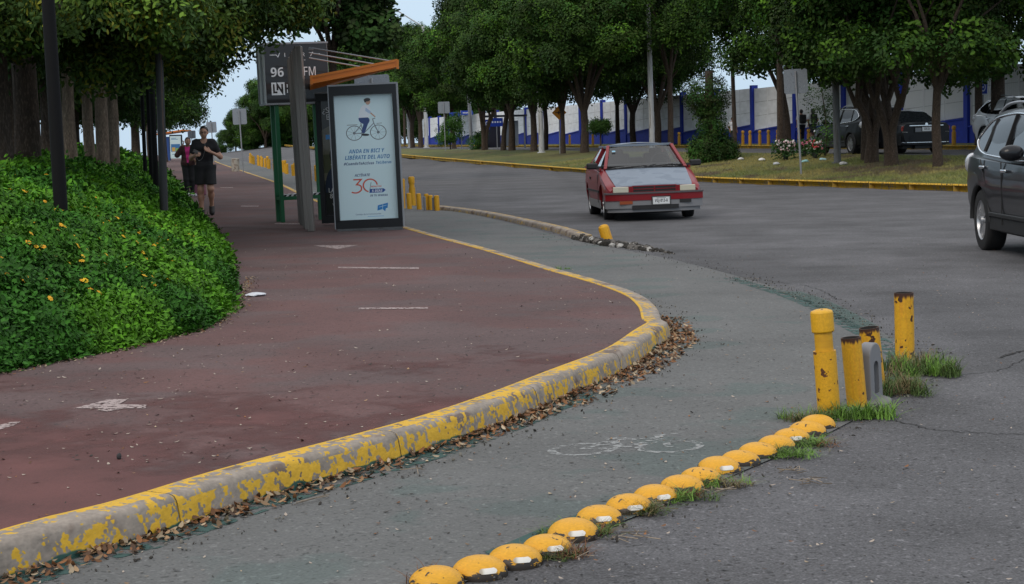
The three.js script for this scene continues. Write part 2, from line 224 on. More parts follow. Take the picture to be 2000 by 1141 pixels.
// the red coat survives best on the near end of the path: ragged remains of paint over the worn surface
{
  const inner = inset(0.172).filter((p) => -p.z < 11.2 && -p.z > 3.4 && p.x < 1.1), s = new THREE.Shape(); inner.forEach((p, i) => (i ? s.lineTo(p.x, -p.z) : s.moveTo(p.x, -p.z))); s.lineTo(-2.4, 11.2); s.lineTo(-4, 8.2); s.lineTo(-4, 3.4);
  const g = new THREE.ShapeGeometry(s).rotateX(-Math.PI / 2).translate(0, KH + 0.0015, 0), a = g.attributes; for (let i = 0; i < a.position.count; i++) a.uv.setXY(i, (a.position.getX(i) + 4.2) / 8, (-a.position.getZ(i) - 3) / 8.4);
  const t = tex(1024, 1024, (u, v) => { const d = 3 + v * 8.4, n = fbm(u * 14, v * 14, 0, 0, 33, 6) * 0.75 + fbm(u * 90, v * 90, 0, 0, 39, 3) * 0.25; return 0.9 * sstep(0.0, 0.34, n - mix(0.06, 0.6, sstep(5, 10.6, d))); }, false); t.wrapS = t.wrapT = THREE.ClampToEdgeWrapping;
  struct('path_paint', g, mat(0xffffff, 0.9, { map: rep(tex(512, 512, (u, v, i, j) => { const m = 1 + 0.25 * (fbm(u * 8, v * 8, 8, 8, 35, 5) - 0.5) + 0.16 * (hash(i, j, 36) - 0.5); return [0.385 * m, 0.243 * m, 0.234 * m]; }), 4), alphaMap: t, transparent: true }));
}
// painted markings: worn white arrows and dashes on the path, teal borders and a bicycle on the lane
const wornAlpha = (seed, thr, fx = 60, fy = 60) => tex(512, 512, (u, v) => sstep(thr - 0.05, thr + 0.09, fbm(u * fx, v * fy, fx, fy, seed, 5)), false);
const mWhitePaint = mat([0.36, 0.29, 0.28], 0.9, { alphaMap: wornAlpha(101, 0.38), transparent: true });
const mFaintPaint = mat([0.46, 0.38, 0.36], 0.9, { alphaMap: wornAlpha(103, 0.5), transparent: true });
function flat(pts, y) { const s = new THREE.Shape(); pts.forEach((p, i) => (i ? s.lineTo(p[0], -p[1]) : s.moveTo(p[0], -p[1]))); return new THREE.ShapeGeometry(s).rotateX(-Math.PI / 2).translate(0, y, 0); }
struct('path_arrow_marking', flat([[-2.163,-8.197], [-2.056,-8.479], [-1.954,-8.461], [-1.962,-8.294], [-1.816,-8.252], [-1.796,-8.135], [-1.905,-8.154], [-1.964,-8.068], [-2.029,-8.111], [-2.001,-8.170]], KH + 0.0035), mWhitePaint);
struct('path_arrow_marking', flat([[-2.435,-7.599], [-2.359,-7.815], [-2.313,-7.822], [-2.315,-7.707], [-2.391,-7.457]], KH + 0.0035), mWhitePaint);
struct('path_arrow_marking', flat([[-2.561,-21.895], [-1.962,-21.742], [-2.148,-20.960]], KH + 0.0035), mWhitePaint);
for (const p of [[[-1.825,-17.743], [-0.952,-17.351], [-0.941,-17.131], [-1.805,-17.550]], [[-1.197,-13.080], [-0.650,-12.972], [-0.645,-12.847], [-1.186,-12.953]], [[-4.062,-29.125], [-3.525,-28.630], [-3.489,-28.330], [-4.006,-28.714]], [[-6.206,-39.019], [-5.746,-38.701], [-5.645,-38.019], [-6.097,-38.330]], [[-9.655,-56.561], [-9.158,-56.133], [-9.023,-55.301], [-9.512,-55.717]]]) struct('path_line_marking', flat(p, KH + 0.0035 + (p[0][1] < -36 ? riseL(-p[0][1]) : 0)), mWhitePaint);
// teal strips
const mTeal = mat([0.03, 0.075, 0.068], 0.9, { alphaMap: wornAlpha(105, 0.5, 40, 40), transparent: true });
{
  const strip = (line, w0, w1, y) => sheet(1, line.length - 1, (u, v) => { const i = Math.round(v * (line.length - 1)), q = leftOf(line, i), p = line[i], w = u ? w1 : w0; return [p.x + q.x * w, y, p.z + q.z * w]; }, (u, v, q) => [q[0] * 0.5, q[2] * 0.5]);
  struct('lane_border_marking', strip(kerbLine.filter((p) => -p.z < 9.2), -0.001, -0.14, 0.0078), mTeal);
  struct('lane_border_marking', strip(curve3([[2.530,-11.807], [2.548,-12.893], [2.540,-13.923], [2.472,-14.775]]).getSpacedPoints(30), -0.06, 0.14, 0.0078), mat([0.075, 0.125, 0.11], 0.9, { alphaMap: tex(256, 256, (u, v) => 0.25 + 0.6 * fbm(u * 40, v * 40, 40, 40, 107, 4), false), transparent: true }));
  struct('lane_border_marking', strip(laneLine.slice(3, 62), 0.06, 0.2, 0.0078), mat([0.035, 0.08, 0.072], 0.9, { alphaMap: wornAlpha(109, 0.45, 30, 30), transparent: true }));
}
{
  const t = canvasTex(512, 512, (c, w, h) => {
    c.fillStyle = '#000'; c.fillRect(0, 0, w, h); c.strokeStyle = '#fff'; c.lineWidth = 26; c.lineCap = 'round';
    for (const x of [130, 380]) { c.beginPath(); c.ellipse(x, 330, 88, 105, 0, 0, 7); c.stroke(); }
    c.beginPath(); c.moveTo(130, 330); c.lineTo(200, 170); c.lineTo(345, 170); c.lineTo(245, 330); c.closePath(); c.moveTo(380, 330); c.lineTo(335, 110); c.lineTo(395, 90); c.moveTo(185, 135); c.lineTo(235, 135); c.moveTo(245, 330); c.lineTo(195, 150); c.stroke();
    const im = c.getImageData(0, 0, w, h), d = im.data; for (let j = 0; j < h; j++) for (let i = 0; i < w; i++) { const k = sstep(0.4, 0.62, fbm(i / 14, j / 14, 0, 0, 111, 5)) * 0.75, o = (j * w + i) * 4; d[o] *= k; d[o + 1] *= k; d[o + 2] *= k; } c.putImageData(im, 0, 0);
  });
  t.colorSpace = THREE.NoColorSpace;
  const a = [0.057,-7.125], b = [0.846,-7.131], c = [0.943,-7.836], e = [0.161,-7.759];
  // a few open cracks in the asphalt beside the bollards
{ const crack = (pts, w, s) => { const l = curve3(pts).getSpacedPoints(60), r = mulberry(s); return sheet(1, 60, (u, v) => { const i = Math.round(v * 60), q = leftOf(l, i), k = (u ? 1 : -1) * w * 0.6 * (0.3 + r() * r()) + (fbm(i * 0.5, s, 0, 0, s, 3) - 0.5) * 0.06; return [l[i].x + q.x * k, 0.003, l[i].z + q.z * k]; }); }, m = mat([0.012, 0.011, 0.01], 1); struct('road_crack', crack([[1.794,-7.935], [1.930,-7.653], [2.066,-7.549], [2.293,-7.460]], 0.012, 5), m); struct('road_crack', crack([[2.073,-8.747], [2.421,-9.369], [2.678,-9.468], [3.082,-10.029]], 0.008, 6), m); struct('road_crack', crack([[2.909,-10.065], [3.081,-10.279], [3.244,-10.453]], 0.03, 7), m); struct('road_crack', crack([[2.438,-16.023], [2.699,-15.298], [2.718,-13.965]], 0.01, 8), m); }
  struct('bicycle_marking', sheet(6, 6, (u, v) => [mix(mix(a[0], b[0], u), mix(e[0], c[0], u), v), 0.0078, mix(mix(a[1], b[1], u), mix(e[1], c[1], u), v)], (u, v) => [u, v]), mat([0.34, 0.35, 0.35], 0.9, { alphaMap: t, transparent: true }), 'faded white bicycle painted on the grey bike lane');
}

// ---------- yellow domes along the bike lane ----------
function weathered(base, chip, seed, cover, w = 256, h = 256, fx = 12, fy = 12) { return tex(w, h, (u, v) => { const n = fbm(u * fx, v * fy, fx, fy, seed, 5), f = fbm(u * 60, v * 60, 60, 60, seed + 3, 2), k = sstep(cover, cover + 0.04, n), m = 1 - 0.14 * (f - 0.3); return base.map((c, i) => mix(c * m, chip[i] * (0.7 + 0.6 * f), k)); }); }
const YELLOW = [0.80, 0.56, 0.06];
const domeMats = [0.66, 0.7, 0.64].map((c, i) => mat(0xffffff, 0.5, { map: tex(256, 128, (u, v) => { const n = fbm(u * 18, v * 6, 18, 6, 200 + i, 5), f = fbm(u * 50, v * 30, 50, 30, 210 + i, 3), k = sstep(0, 0.05, n * 0.9 + 0.55 * sstep(0.45, 0.05, v) * f * 2 - c + 0.02), m = 1 - 0.14 * f; return [mix(0.9 * m, 0.17, k), mix(0.655 * m, 0.14, k), mix(0.09 * m, 0.11, k)]; }) }));
const mReflector = mat(0xffffff, 0.4, { map: tex(64, 64, (u, v) => { const k = sstep(0.5, 0.7, fbm(u * 8, v * 8, 8, 8, 217, 4)); return [mix(0.88, 0.66, k), mix(0.87, 0.62, k), mix(0.84, 0.55, k)]; }, true, 4) });
{
  const prof = []; for (let i = 0; i <= 9; i++) { const a = i / 9 * Math.PI / 2; prof.push(new THREE.Vector2(0.088 * Math.pow(Math.cos(a), 0.85), 0.056 * Math.sin(a))); } prof.unshift(new THREE.Vector2(0.088, -0.01)); prof[prof.length - 1].x = 0;
  const dome = new THREE.LatheGeometry(prof, 28);
  const refl = sheet(6, 3, (u, v) => { const a = (u - 0.5) * 0.72 * (1 - 0.25 * Math.pow(Math.abs(v * 2 - 1), 3)), t = mix(0.30, 0.62, v), r = 0.088 * Math.pow(Math.cos(t), 0.85) + 0.002, q = 0.82 + 0.18 * Math.sin(Math.PI * u); return [r * Math.sin(a), 0.056 * Math.sin(t) * 1 + 0.001 + 0 * q, r * Math.cos(a)]; });
  const spots = [[-0.256,-5.115], [-0.125,-5.238], [-0.013,-5.370], [0.094,-5.503], [0.189,-5.720], [0.290,-5.929], [0.409,-6.110], [0.518,-6.275], [0.637,-6.440], [0.729,-6.607], [0.825,-6.805], [0.933,-6.956], [1.030,-7.117], [1.133,-7.273], [1.227,-7.437], [1.328,-7.608], [1.408,-7.792]], rnd = mulberry(21);
  const look = ['cut off by the bottom edge of the photo', 'with a scratched white reflector', 'with a clean white reflector', 'with reddish weeds on its near side', 'with weeds over its reflector', 'with a long white reflector and bare foot', 'with a white reflector', 'with a small white reflector behind weeds', 'with weeds along its foot', 'half chipped grey', 'with a dark chipped patch and reflector', 'with brown chips on its right side', 'with a chipped right edge', 'with weeds in front of it', 'with a white reflector low on its face', 'plain and clean, near the bollards', 'half buried in weeds at the far end'];
  spots.forEach(([x, z], i) => {
    const t = thing('dome_stud', `yellow dome stud ${look[i]}, ${ORD[i]} from the bottom`, 'road stud', x, 0.006, z, 0.25 + 0.3 * (rnd() - 0.5), 'yellow dome studs along the bike lane'); t.rotation.x = (rnd() - 0.5) * 0.05; t.rotation.z = (rnd() - 0.5) * 0.06; const s = 0.97 + 0.07 * rnd(); t.scale.set(s, s * (0.95 + 0.12 * rnd()), s);
    const d = part('dome', dome, domeMats[i % 3], t); d.rotation.y = rnd() * 6;
    if ([1, 2, 3, 4, 5, 6, 7, 10, 14].includes(i)) part('reflector', refl, mReflector, t);
  });
}
// ---------- yellow pipe bollards ----------
const pipeMap = (seed, c) => tex(256, 256, (u, v) => { const n = fbm(u * 10, v * 10, 10, 10, seed, 5), f = fbm(u * 40, v * 40, 40, 40, seed + 3, 3), st = fbm(u * 26, v * 2.5, 26, 0, seed + 5, 4), top = sstep(0.0, 0.06, v - 0.97 + 0.12 * st) , k = Math.max(sstep(c, c + 0.03, n), top), m = 1.0 - 0.16 * (f - 0.4), o = sstep(0.5, 0.75, st) * 0.35; return [mix(mix(0.84, 0.78, o) * m, 0.2 + 0.1 * f, k), mix(mix(0.625, 0.5, o) * m, 0.11 + 0.05 * f, k), mix(0.09 * m, 0.07, k)]; });
const pipeMats = [221, 223, 225, 227].map((s, i) => mat(0xffffff, 0.5, { map: pipeMap(s, 0.70 - 0.012 * i), bumpMap: kerbBump, bumpScale: 0.001 })), mRust = mat([0.06, 0.028, 0.016], 0.9), mInside = mat([0.03, 0.028, 0.026], 1), mYellow = mat([0.56, 0.29, 0.016], 0.55), mYellowFar = mat(0xffffff, 0.6, { map: pipeMap(229, 0.74) });
function openPipe(r, h, t) { const p = [[r, 0], [r, h - 0.004], [r - 0.002, h], [r - 0.006, h], [r - 0.007, h - 0.1]].map((q) => new THREE.Vector2(...q)); return new THREE.LatheGeometry(p, 28); }
function uvPipe(r, h) { const g = new THREE.CylinderGeometry(r, r, h, 28, 6, true).translate(0, h / 2, 0); return g; }
function pipeBollard(x, z, r, h, m, lx, lz, label, y = 0.004) {
  const t = thing('bollard', label, 'bollard', x, y, z, 0, 'yellow bollards at the end of the dome row'); t.rotation.z = lx; t.rotation.x = lz;
  part('pipe', uvPipe(r, h), m, t); part('rim', new THREE.RingGeometry(r - 0.007, r + 0.0008, 28).rotateX(-Math.PI / 2).translate(0, h, 0), mRust, t); part('bore', merge([new THREE.CylinderGeometry(r - 0.007, r - 0.007, 0.12, 20, 1, true).translate(0, h - 0.061, 0), new THREE.CircleGeometry(r - 0.007, 20).rotateX(-Math.PI / 2).translate(0, h - 0.03, 0)]), mInside, t); return t;
}
{
  const [x0, z0] = [1.528,-8.132], b = thing('bollard', 'tall yellow bollard with a narrow neck and round cap, nearest of the cluster', 'bollard', x0, 0.004, z0, 0, 'yellow bollards at the end of the dome row'); b.rotation.z = 0.065;
  part('sleeve', merge([uvPipe(0.055, 0.315), new THREE.RingGeometry(0.045, 0.0555, 28).rotateX(-Math.PI / 2).translate(0, 0.3152, 0)]), mat(0xffffff, 0.5, { map: weathered([0.84, 0.625, 0.09], [0.34, 0.19, 0.08], 235, 0.69) }), b).geometry.computeBoundingBox();
  part('neck', uvPipe(0.044, 0.11).translate(0, 0.31, 0), mat(0xffffff, 0.55, { map: tex(64, 64, (u, v) => { const n = fbm(u * 8, v * 8, 8, 8, 231, 4); return [0.84 - 0.1 * n, 0.64 - 0.1 * n, 0.1]; }) }), b);
  part('cap', new THREE.LatheGeometry([[0.044, 0.405], [0.0535, 0.408], [0.055, 0.415], [0.055, 0.5], [0.051, 0.51], [0.03, 0.518], [0, 0.521]].map((q) => new THREE.Vector2(...q)), 28), mat(0xffffff, 0.45, { map: weathered([0.86, 0.65, 0.11], [0.3, 0.16, 0.06], 233, 0.72) }), b);
  const p2 = [1.711,-8.358], p3 = [1.926,-8.922], p4 = [2.353,-10.083];
  pipeBollard(p2[0], p2[1], 0.05, 0.35, pipeMats[1], 0.085, 0, 'short open yellow pipe bollard with rusty rim beside the capped bollard');
  pipeBollard(p3[0], p3[1], 0.053, 0.335, pipeMats[2], 0.11, 0.03, 'leaning yellow pipe bollard behind the grey plastic delineator');
  pipeBollard(p4[0], p4[1], 0.0575, 0.405, pipeMats[3], 0.012, 0, 'upright open yellow pipe bollard standing apart in the weeds');
  const [gx, gz] = [1.812,-8.493], g = thing('delineator', 'grey plastic loop delineator standing between the yellow bollards', 'delineator', gx, 0.004, gz, 0.9); g.rotation.z = 0.08;
  const s = new THREE.Shape(); s.moveTo(-0.06, 0); s.lineTo(-0.055, 0.24); s.absarc(0, 0.245, 0.055, Math.PI, 0, true); s.lineTo(0.06, 0); s.closePath();
  const hole = new THREE.Path(); hole.moveTo(-0.025, 0.05); hole.lineTo(-0.025, 0.19); hole.absarc(0, 0.19, 0.025, Math.PI, 0, true); hole.lineTo(0.025, 0.05); hole.closePath(); s.holes.push(hole);
  part('loop', new THREE.ExtrudeGeometry(s, { depth: 0.05, bevelEnabled: true, bevelSize: 0.008, bevelThickness: 0.008, bevelSegments: 3, curveSegments: 16 }).translate(0, 0, -0.025), mat([0.2, 0.2, 0.21], 0.6), g); part('foot', new THREE.LatheGeometry([[0.1, 0], [0.1, 0.012], [0.07, 0.025], [0, 0.026]].map((q) => new THREE.Vector2(...q)), 24), mat([0.16, 0.16, 0.16], 0.8), g);
}
// broken bollard in the rubble, the group beside the advert, and the long row beyond the shelter
{
  const [x, z] = [1.338,-23.269], b = thing('bollard', 'lone yellow bollard tilting out of the rubble in the road', 'bollard', x, 0, z); b.rotation.z = 0.28; part('post', new THREE.LatheGeometry([[0.075, -0.02], [0.075, 0.19], [0.062, 0.22], [0.03, 0.235], [0, 0.24]].map((q) => new THREE.Vector2(...q)), 20), mYellowFar, b);
  const capPost = (r, h) => merge([new THREE.LatheGeometry([[r, 0], [r, h * 0.62], [r * 0.82, h * 0.63], [r * 0.82, h * 0.76], [r, h * 0.77], [r, h * 0.97], [r * 0.6, h], [0, h]].map((q) => new THREE.Vector2(...q)), 12)]);
  const post = (r, h) => new THREE.LatheGeometry([[r, 0], [r, h * 0.96], [r * 0.7, h], [0, h]].map((q) => new THREE.Vector2(...q)), 12);
  const add = (p, h, r, m, label, group, cap, lean = 0) => { const t = thing('bollard', label, 'bollard', p[0], roadY(p[0], -p[1]), p[1], 0, group); t.rotation.z = lean; part('post', cap ? capPost(r, h) : post(r, h), m, t); };
  const G = 'short bollards beside the advert panel', near = [[[-2.384,-37.727], 0.62, 0.06, 'tall yellow double bollard against the right edge of the advert panel', 1], [[-2.212,-37.320], 0.36, 0.055, 'short yellow bollard just right of the advert panel', 0], [[-1.974,-36.871], 0.36, 0.055, 'second short yellow bollard right of the advert panel', 0], [[-1.786,-36.459], 0.36, 0.05, 'yellow bollard touching a grey stub beside it', 0], [[-1.695,-36.397], 0.33, 0.05, 'yellow bollard between the two grey stubs', 0], [[-1.547,-36.013], 0.33, 0.055, 'rightmost yellow bollard of the group beside the advert', 0]];
  for (const [p, h, r, l, c] of near) add(p, h, r, mYellowFar, l, G, c, 0.03);
  const mGrey = mat([0.2, 0.2, 0.21], 0.7); add([-1.818,-36.196], 0.31, 0.028, mGrey, 'thin grey stub left of the yellow bollards beside the advert', G, 0, 0.03); add([-1.625,-36.067], 0.29, 0.028, mGrey, 'thin grey stub before the rightmost yellow bollard', G, 0, 0.03);
  const rnd = mulberry(31); let d = 39.5, k = 0;
  while (d < 140 && k < 56) { const h = 0.52 + 0.24 * rnd(), x = laneX(d) - 0.25 + 0.3 * rnd(); add([x, -d], h, 0.075, mYellowFar, k < 60 ? `yellow bollard of the row beyond the shelter, ${ORD[k]} from the near end` : 'distant yellow bollard among the farthest of the row along the path', 'yellow bollards lining the far bike lane', h > 0.64, (rnd() - 0.3) * 0.08); d += k < 32 ? 0.8 + rnd() * 0.7 : 1.6 + rnd() * 1.2; k++; }
  // concrete cylinder on the path
  const [cx, cz] = [-13.936,-86.420], c = thing('concrete_drum', 'pale concrete drum bollard at the kerb by the sign pole', 'bollard', cx, riseL(-cz) + KH, cz); part('drum', new THREE.LatheGeometry([[0.2, 0], [0.2, 0.64], [0.185, 0.67], [0, 0.675]].map((q) => new THREE.Vector2(...q)), 24), mat(0xffffff, 0.9, { map: weathered([0.66, 0.64, 0.6], [0.54, 0.5, 0.46], 241, 0.56) }), c);
}
// ---------- litter: leaf drift along the kerb, scattered leaves, grit ----------
const leafGeo = sheet(4, 2, (u, v) => { const t = u * 2 - 1, w = 0.22 * Math.pow(1 - t * t, 0.7) * (v * 2 - 1); return [t * 0.5, 0.12 * t * t + 0.25 * w * w + 0.06, w]; });
const mLeafDry = mat(0xffffff, 0.8);
{
  const rnd = mulberry(41), dry = () => { const k = rnd(), m = 0.5 + 0.8 * rnd(); return (k < 0.4 ? [0.2, 0.085, 0.03] : k < 0.62 ? [0.3, 0.19, 0.1] : k < 0.85 ? [0.09, 0.045, 0.022] : [0.38, 0.3, 0.2]).map((c) => c * m); };
  const list = [], kerbNear = kerbLine.findIndex((p) => -p.z > 13);
  for (let k = 0; k < 2800; k++) {
    const i = Math.floor(Math.pow(rnd(), 0.8) * kerbNear); const p = kerbLine[i].clone().lerp(kerbLine[i + 1], rnd()), d = -p.z; if (d > 12.8 || d < 4.4) continue;
    if (fbm(i * 0.25, 0.5, 0, 0, 43, 3) < 0.25 + 0.25 * rnd()) continue;
    const q = leftOf(kerbLine, i), w = -0.008 - Math.pow(rnd(), d > 8.6 ? 2 : 2.6) * (d > 8.6 ? 0.2 : 0.13), s = 0.022 + 0.026 * rnd(); list.push({ m: place(p.x + q.x * w, 0.008 + 0.022 * rnd() * Math.exp(w * 12), p.z + q.z * w, euler((rnd() - 0.5) * 1.2, rnd() * 6.3, (rnd() - 0.5) * 1.2), s), c: dry() });
  }
  stuff(instanced('fallen_leaves', leafGeo, mLeafDry, list, scene), 'drift of dry brown leaves along the foot of the yellow kerb', 'leaves');
  const sc = [];
  for (let k = 0; k < 4600; k++) { const d = 4.8 + 17 * Math.pow(rnd(), 1.4), x = mix(-0.32, 0.3, rnd()) * d; const onPath = x < kerbLine.reduce((b, p) => (Math.abs(-p.z - d) < b[1] ? [p.x, Math.abs(-p.z - d)] : b), [0, 9])[0] - 0.25; if (fbm(x * 1.3 + 20, d * 1.1, 0, 0, 45, 3) < 0.42 && rnd() < 0.75) continue; if (!onPath && x > 0.42 * d - 1.7 && rnd() < 0.5) continue; const s = 0.011 + 0.024 * rnd() * rnd() * (onPath ? 1.1 : 0.9); const lightLeaf = rnd() < (onPath ? 0.5 : 0.25); sc.push({ m: place(x, (onPath ? KH : 0.006) + 0.002, -d, euler((rnd() - 0.5) * 0.5, rnd() * 6.3, (rnd() - 0.5) * 0.5), s), c: lightLeaf ? [0.36, 0.3, 0.25] : rnd() < 0.5 ? [0.03, 0.026, 0.022] : dry() }); }
  stuff(instanced('scattered_leaves', leafGeo, mLeafDry, sc, scene), 'small dry leaves and crumbs scattered over path and lane', 'leaves');
  // leaves along the hedge edge
  const he = [[-2.966,-9.682], [-2.727,-10.119], [-2.512,-10.661], [-2.315,-11.303], [-2.170,-11.842], [-2.169,-12.816], [-2.311,-14.386], [-2.622,-16.757]], hc = curve3(he).getSpacedPoints(200), hl = [];
  for (let k = 0; k < 700; k++) { const p = hc[Math.floor(rnd() * 201)], w = (rnd() - 0.2) * 0.3 * rnd(), s = 0.014 + 0.02 * rnd(); hl.push({ m: place(p.x + w * 0.7, KH + 0.003, p.z + w, euler((rnd() - 0.5) * 0.7, rnd() * 6.3, (rnd() - 0.5) * 0.7), s), c: rnd() < 0.6 ? [0.26, 0.2, 0.13] : dry() }); }
  stuff(instanced('hedge_litter', leafGeo, mLeafDry, hl, scene), 'pale fallen leaves along the edge of the green hedge', 'leaves');
  // grit and rubble in the road
  const stone = new THREE.IcosahedronGeometry(0.5, 0), rb = [], grits = [], A = [1.008,-23.298], B = [1.852,-20.895];
  for (let k = 0; k < 800; k++) { const t = rnd(), w = (rnd() + rnd() - 1) * 0.8 * (1 - 0.4 * t), s = 0.02 + 0.11 * Math.pow(rnd(), 3), g = rnd(); rb.push({ m: place(mix(A[0], B[0], t) + w * 0.25, 0.0 + 0.05 * rnd() * (1 - t), mix(A[1], B[1], t) + w * 1.6, euler(rnd() * 6, rnd() * 6, rnd() * 6), [s, s * 0.7, s]), c: g < 0.6 ? [0.035, 0.032, 0.028] : g < 0.9 ? [0.13, 0.12, 0.11] : [0.4, 0.39, 0.37] }); }
  stuff(instanced('rubble', stone, mat(0xffffff, 1), rb, scene), 'broken asphalt rubble around the tilting bollard in the road', 'rubble');
  for (let k = 0; k < 4200; k++) { const zone = rnd(); let x, z; if (zone < 0.45) { const p = laneLine[Math.floor(rnd() * 62)], w = (rnd() + rnd() - 1) * 0.22 + 0.02; x = p.x + w; z = p.z + w * 0.4; } else if (zone < 0.75) { const p = laneLine[58 + Math.floor(rnd() * 50)], w = (rnd() + rnd() - 1) * 0.35; x = p.x + w; z = p.z + (rnd() - 0.5) * 0.6; if (rnd() < 0.55) continue; } else { const p = kerbLine[Math.floor(rnd() * kerbNear * 1.6)]; if (-p.z > 25) continue; x = p.x + 0.03 + 0.25 * rnd(); z = p.z + 0.2 * (rnd() - 0.3); } const s = 0.004 + 0.011 * Math.pow(rnd(), 4); grits.push({ m: place(x, 0.008 + s * 0.3, z, euler(rnd() * 6, rnd() * 6, rnd() * 6), [s * (1 + rnd()), s * 0.6, s]), c: rnd() < 0.6 ? [0.05, 0.045, 0.04] : [0.16, 0.15, 0.13] }); }
  stuff(instanced('grit', stone, mat(0xffffff, 1), grits, scene), 'dark grit and pebbles along the lane edges', 'grit');
  // dead twigs right of the domes
  const tw = []; const twg = new THREE.CylinderGeometry(0.5, 0.3, 1, 5).rotateZ(Math.PI / 2); for (const [p, n, L] of [[[1.157,-6.490], 11, 0.07], [[1.128,-6.731], 8, 0.09], [[0.379,-5.661], 10, 0.1], [[0.161,-5.419], 8, 0.09], [[0.526,-6.130], 9, 0.12], [[0.764,-6.375], 7, 0.1], [[-0.786,-6.382], 3, 0.16], [[-0.405,-6.983], 3, 0.2], [[-0.247,-7.449], 2, 0.1]]) for (let k = 0; k < n; k++) tw.push({ m: place(p[0] + (rnd() - 0.5) * 0.12, 0.012 + 0.01 * rnd(), p[1] + (rnd() - 0.5) * 0.1, euler(0, rnd() * 6.3, (rnd() - 0.5) * 0.2), [L * (0.4 + 0.9 * rnd()), 0.004, 0.004]), c: rnd() < 0.6 ? [0.3, 0.24, 0.18] : [0.12, 0.09, 0.06] });
  stuff(instanced('dead_twigs', twg, mat(0xffffff, 0.9), tw, scene), 'pale dead twigs and stalks strewn beside the domes', 'twigs');
  const crumple = (n, p, y, s, m, l, c, g) => { const ge = new THREE.IcosahedronGeometry(1, 2), a = ge.attributes.position, r2 = mulberry(n); for (let i = 0; i < a.count; i++) { const k = 0.6 + 0.6 * fbm(a.getX(i) * 2 + n, a.getY(i) * 2 + a.getZ(i), 0, 0, n, 2); a.setXYZ(i, a.getX(i) * k * s[0], Math.max(0, a.getY(i) * k * s[1] + s[1] * 0.5), a.getZ(i) * k * s[2]); } ge.computeVertexNormals(); const o = solo(g ?? 'crumpled_paper', ge, m, l, c); o.position.set(p[0], y, p[1]); return o; };
  crumple(61, [-2.198,-14.452], KH + 0.003, [0.09, 0.018, 0.12], mat([0.6, 0.63, 0.68], 0.8), 'flattened white paper lying on the red path by the hedge', 'litter');
  crumple(62, [-1.614,-6.781], KH + 0.003, [0.011, 0.016, 0.011], mat([0.03, 0.028, 0.03], 0.8), 'small dark seed pod on the red path near the kerb', 'seed pod', 'seed_pod');
  crumple(63, [1.773,-8.091], 0.006, [0.05, 0.012, 0.05], mat([0.3, 0.31, 0.32], 0.8), 'grey flat plastic scrap in front of the bollard cluster', 'litter', 'plastic_scrap');
}
// ---------- weeds ----------
function bladeTuft(seed, n, h, spread) {   // grass blades as bent tapered strips
  const r = mulberry(seed), out = [];
  for (let k = 0; k < n; k++) { const a = r() * 6.3, b = (0.15 + 0.85 * r()) * h, l = (0.3 + 0.9 * r()) * spread, w = Math.max(0.0045, 0.007 * h / 0.15) * (0.6 + 0.7 * r()), x0 = (r() - 0.5) * spread * 0.9, z0 = (r() - 0.5) * spread * 0.9; out.push(sheet(1, 3, (u, v) => { const t = v, s = (u - 0.5) * w * (1 - t * 0.92); return [x0 + Math.cos(a) * l * t * t - Math.sin(a) * s, b * t * (1 - 0.25 * t), z0 + Math.sin(a) * l * t * t + Math.cos(a) * s]; })); }
  return merge(out);
}
const mWeed = mat([0.13, 0.26, 0.03], 0.75, { side: THREE.DoubleSide }), mWeedDry = mat([0.17, 0.13, 0.06], 0.9), mWeedRed = mat([0.16, 0.07, 0.03], 0.9), mWeedDark = mat([0.07, 0.12, 0.025], 0.8);
{
  const rnd = mulberry(71);
  const weed = (p, w, n, h, label, ms, seed) => { const t = thing('weed_clump', label, 'weeds', p[0], 0.005, p[1]); for (let k = 0; k < n; k++) { const m = ms[k % ms.length], o = part('tuft', bladeTuft(seed + k, 38, h * (0.6 + 0.7 * rnd()), 0.06 + 0.06 * rnd()), m, t); o.position.set((rnd() - 0.5) * w[0], 0, (rnd() - 0.5) * w[1]); o.rotation.y = rnd() * 6; } };
  weed([1.654,-8.018], [0.3, 0.14], 22, 0.12, 'bright green grass tuft at the foot of the capped bollard', [mWeed, mWeed, mWeedDark], 300);
  weed([1.428,-7.994], [0.26, 0.12], 15, 0.085, 'dry and green weeds left of the capped bollard', [mWeedDry, mWeedDark, mWeed], 330);
  weed([2.015,-8.906], [0.24, 0.55], 36, 0.12, 'brown and green weeds behind the grey delineator', [mWeedDry, mWeedDark, mWeedDry, mWeedDark], 360);
  weed([2.305,-9.541], [0.34, 0.5], 40, 0.14, 'green weeds around the bollard standing apart', [mWeedDark, mWeed, mWeedDark, mWeedDry], 390);
  const small = [[[0.108,-5.453], 'reddish weeds in front of the fourth dome', [mWeedRed, mWeedDry, mWeedDark]], [[0.199,-5.749], 'green and red weeds over the fifth dome', [mWeedDark, mWeedRed, mWeed]], [[0.436,-6.072], 'low weeds between the seventh and eighth domes', [mWeedDark, mWeedDry]], [[0.628,-6.298], 'weeds along the foot of the ninth dome', [mWeedDark, mWeedRed, mWeed]], [[0.781,-6.519], 'weeds beside the chipped tenth dome', [mWeed, mWeedDry]], [[1.134,-7.090], 'green weeds between the domes near the bollards', [mWeed, mWeedDark]], [[1.263,-7.329], 'leafy weeds on the outer side of the last domes', [mWeed, mWeedDark, mWeedRed]], [[-0.275,-5.147], 'red stalks of a weed at the bottom edge beside the first dome', [mWeedRed]], [[0.547,-18.160], 'tiny green weed on the kerb of the bend', [mWeed]]];
  small.forEach(([p, l, ms], i) => weed(p, i === 7 ? [0.05, 0.05] : [0.2, 0.11], i > 6 ? 2 : 13, i === 7 ? 0.08 : 0.062, l, ms, 420 + 10 * i));
}

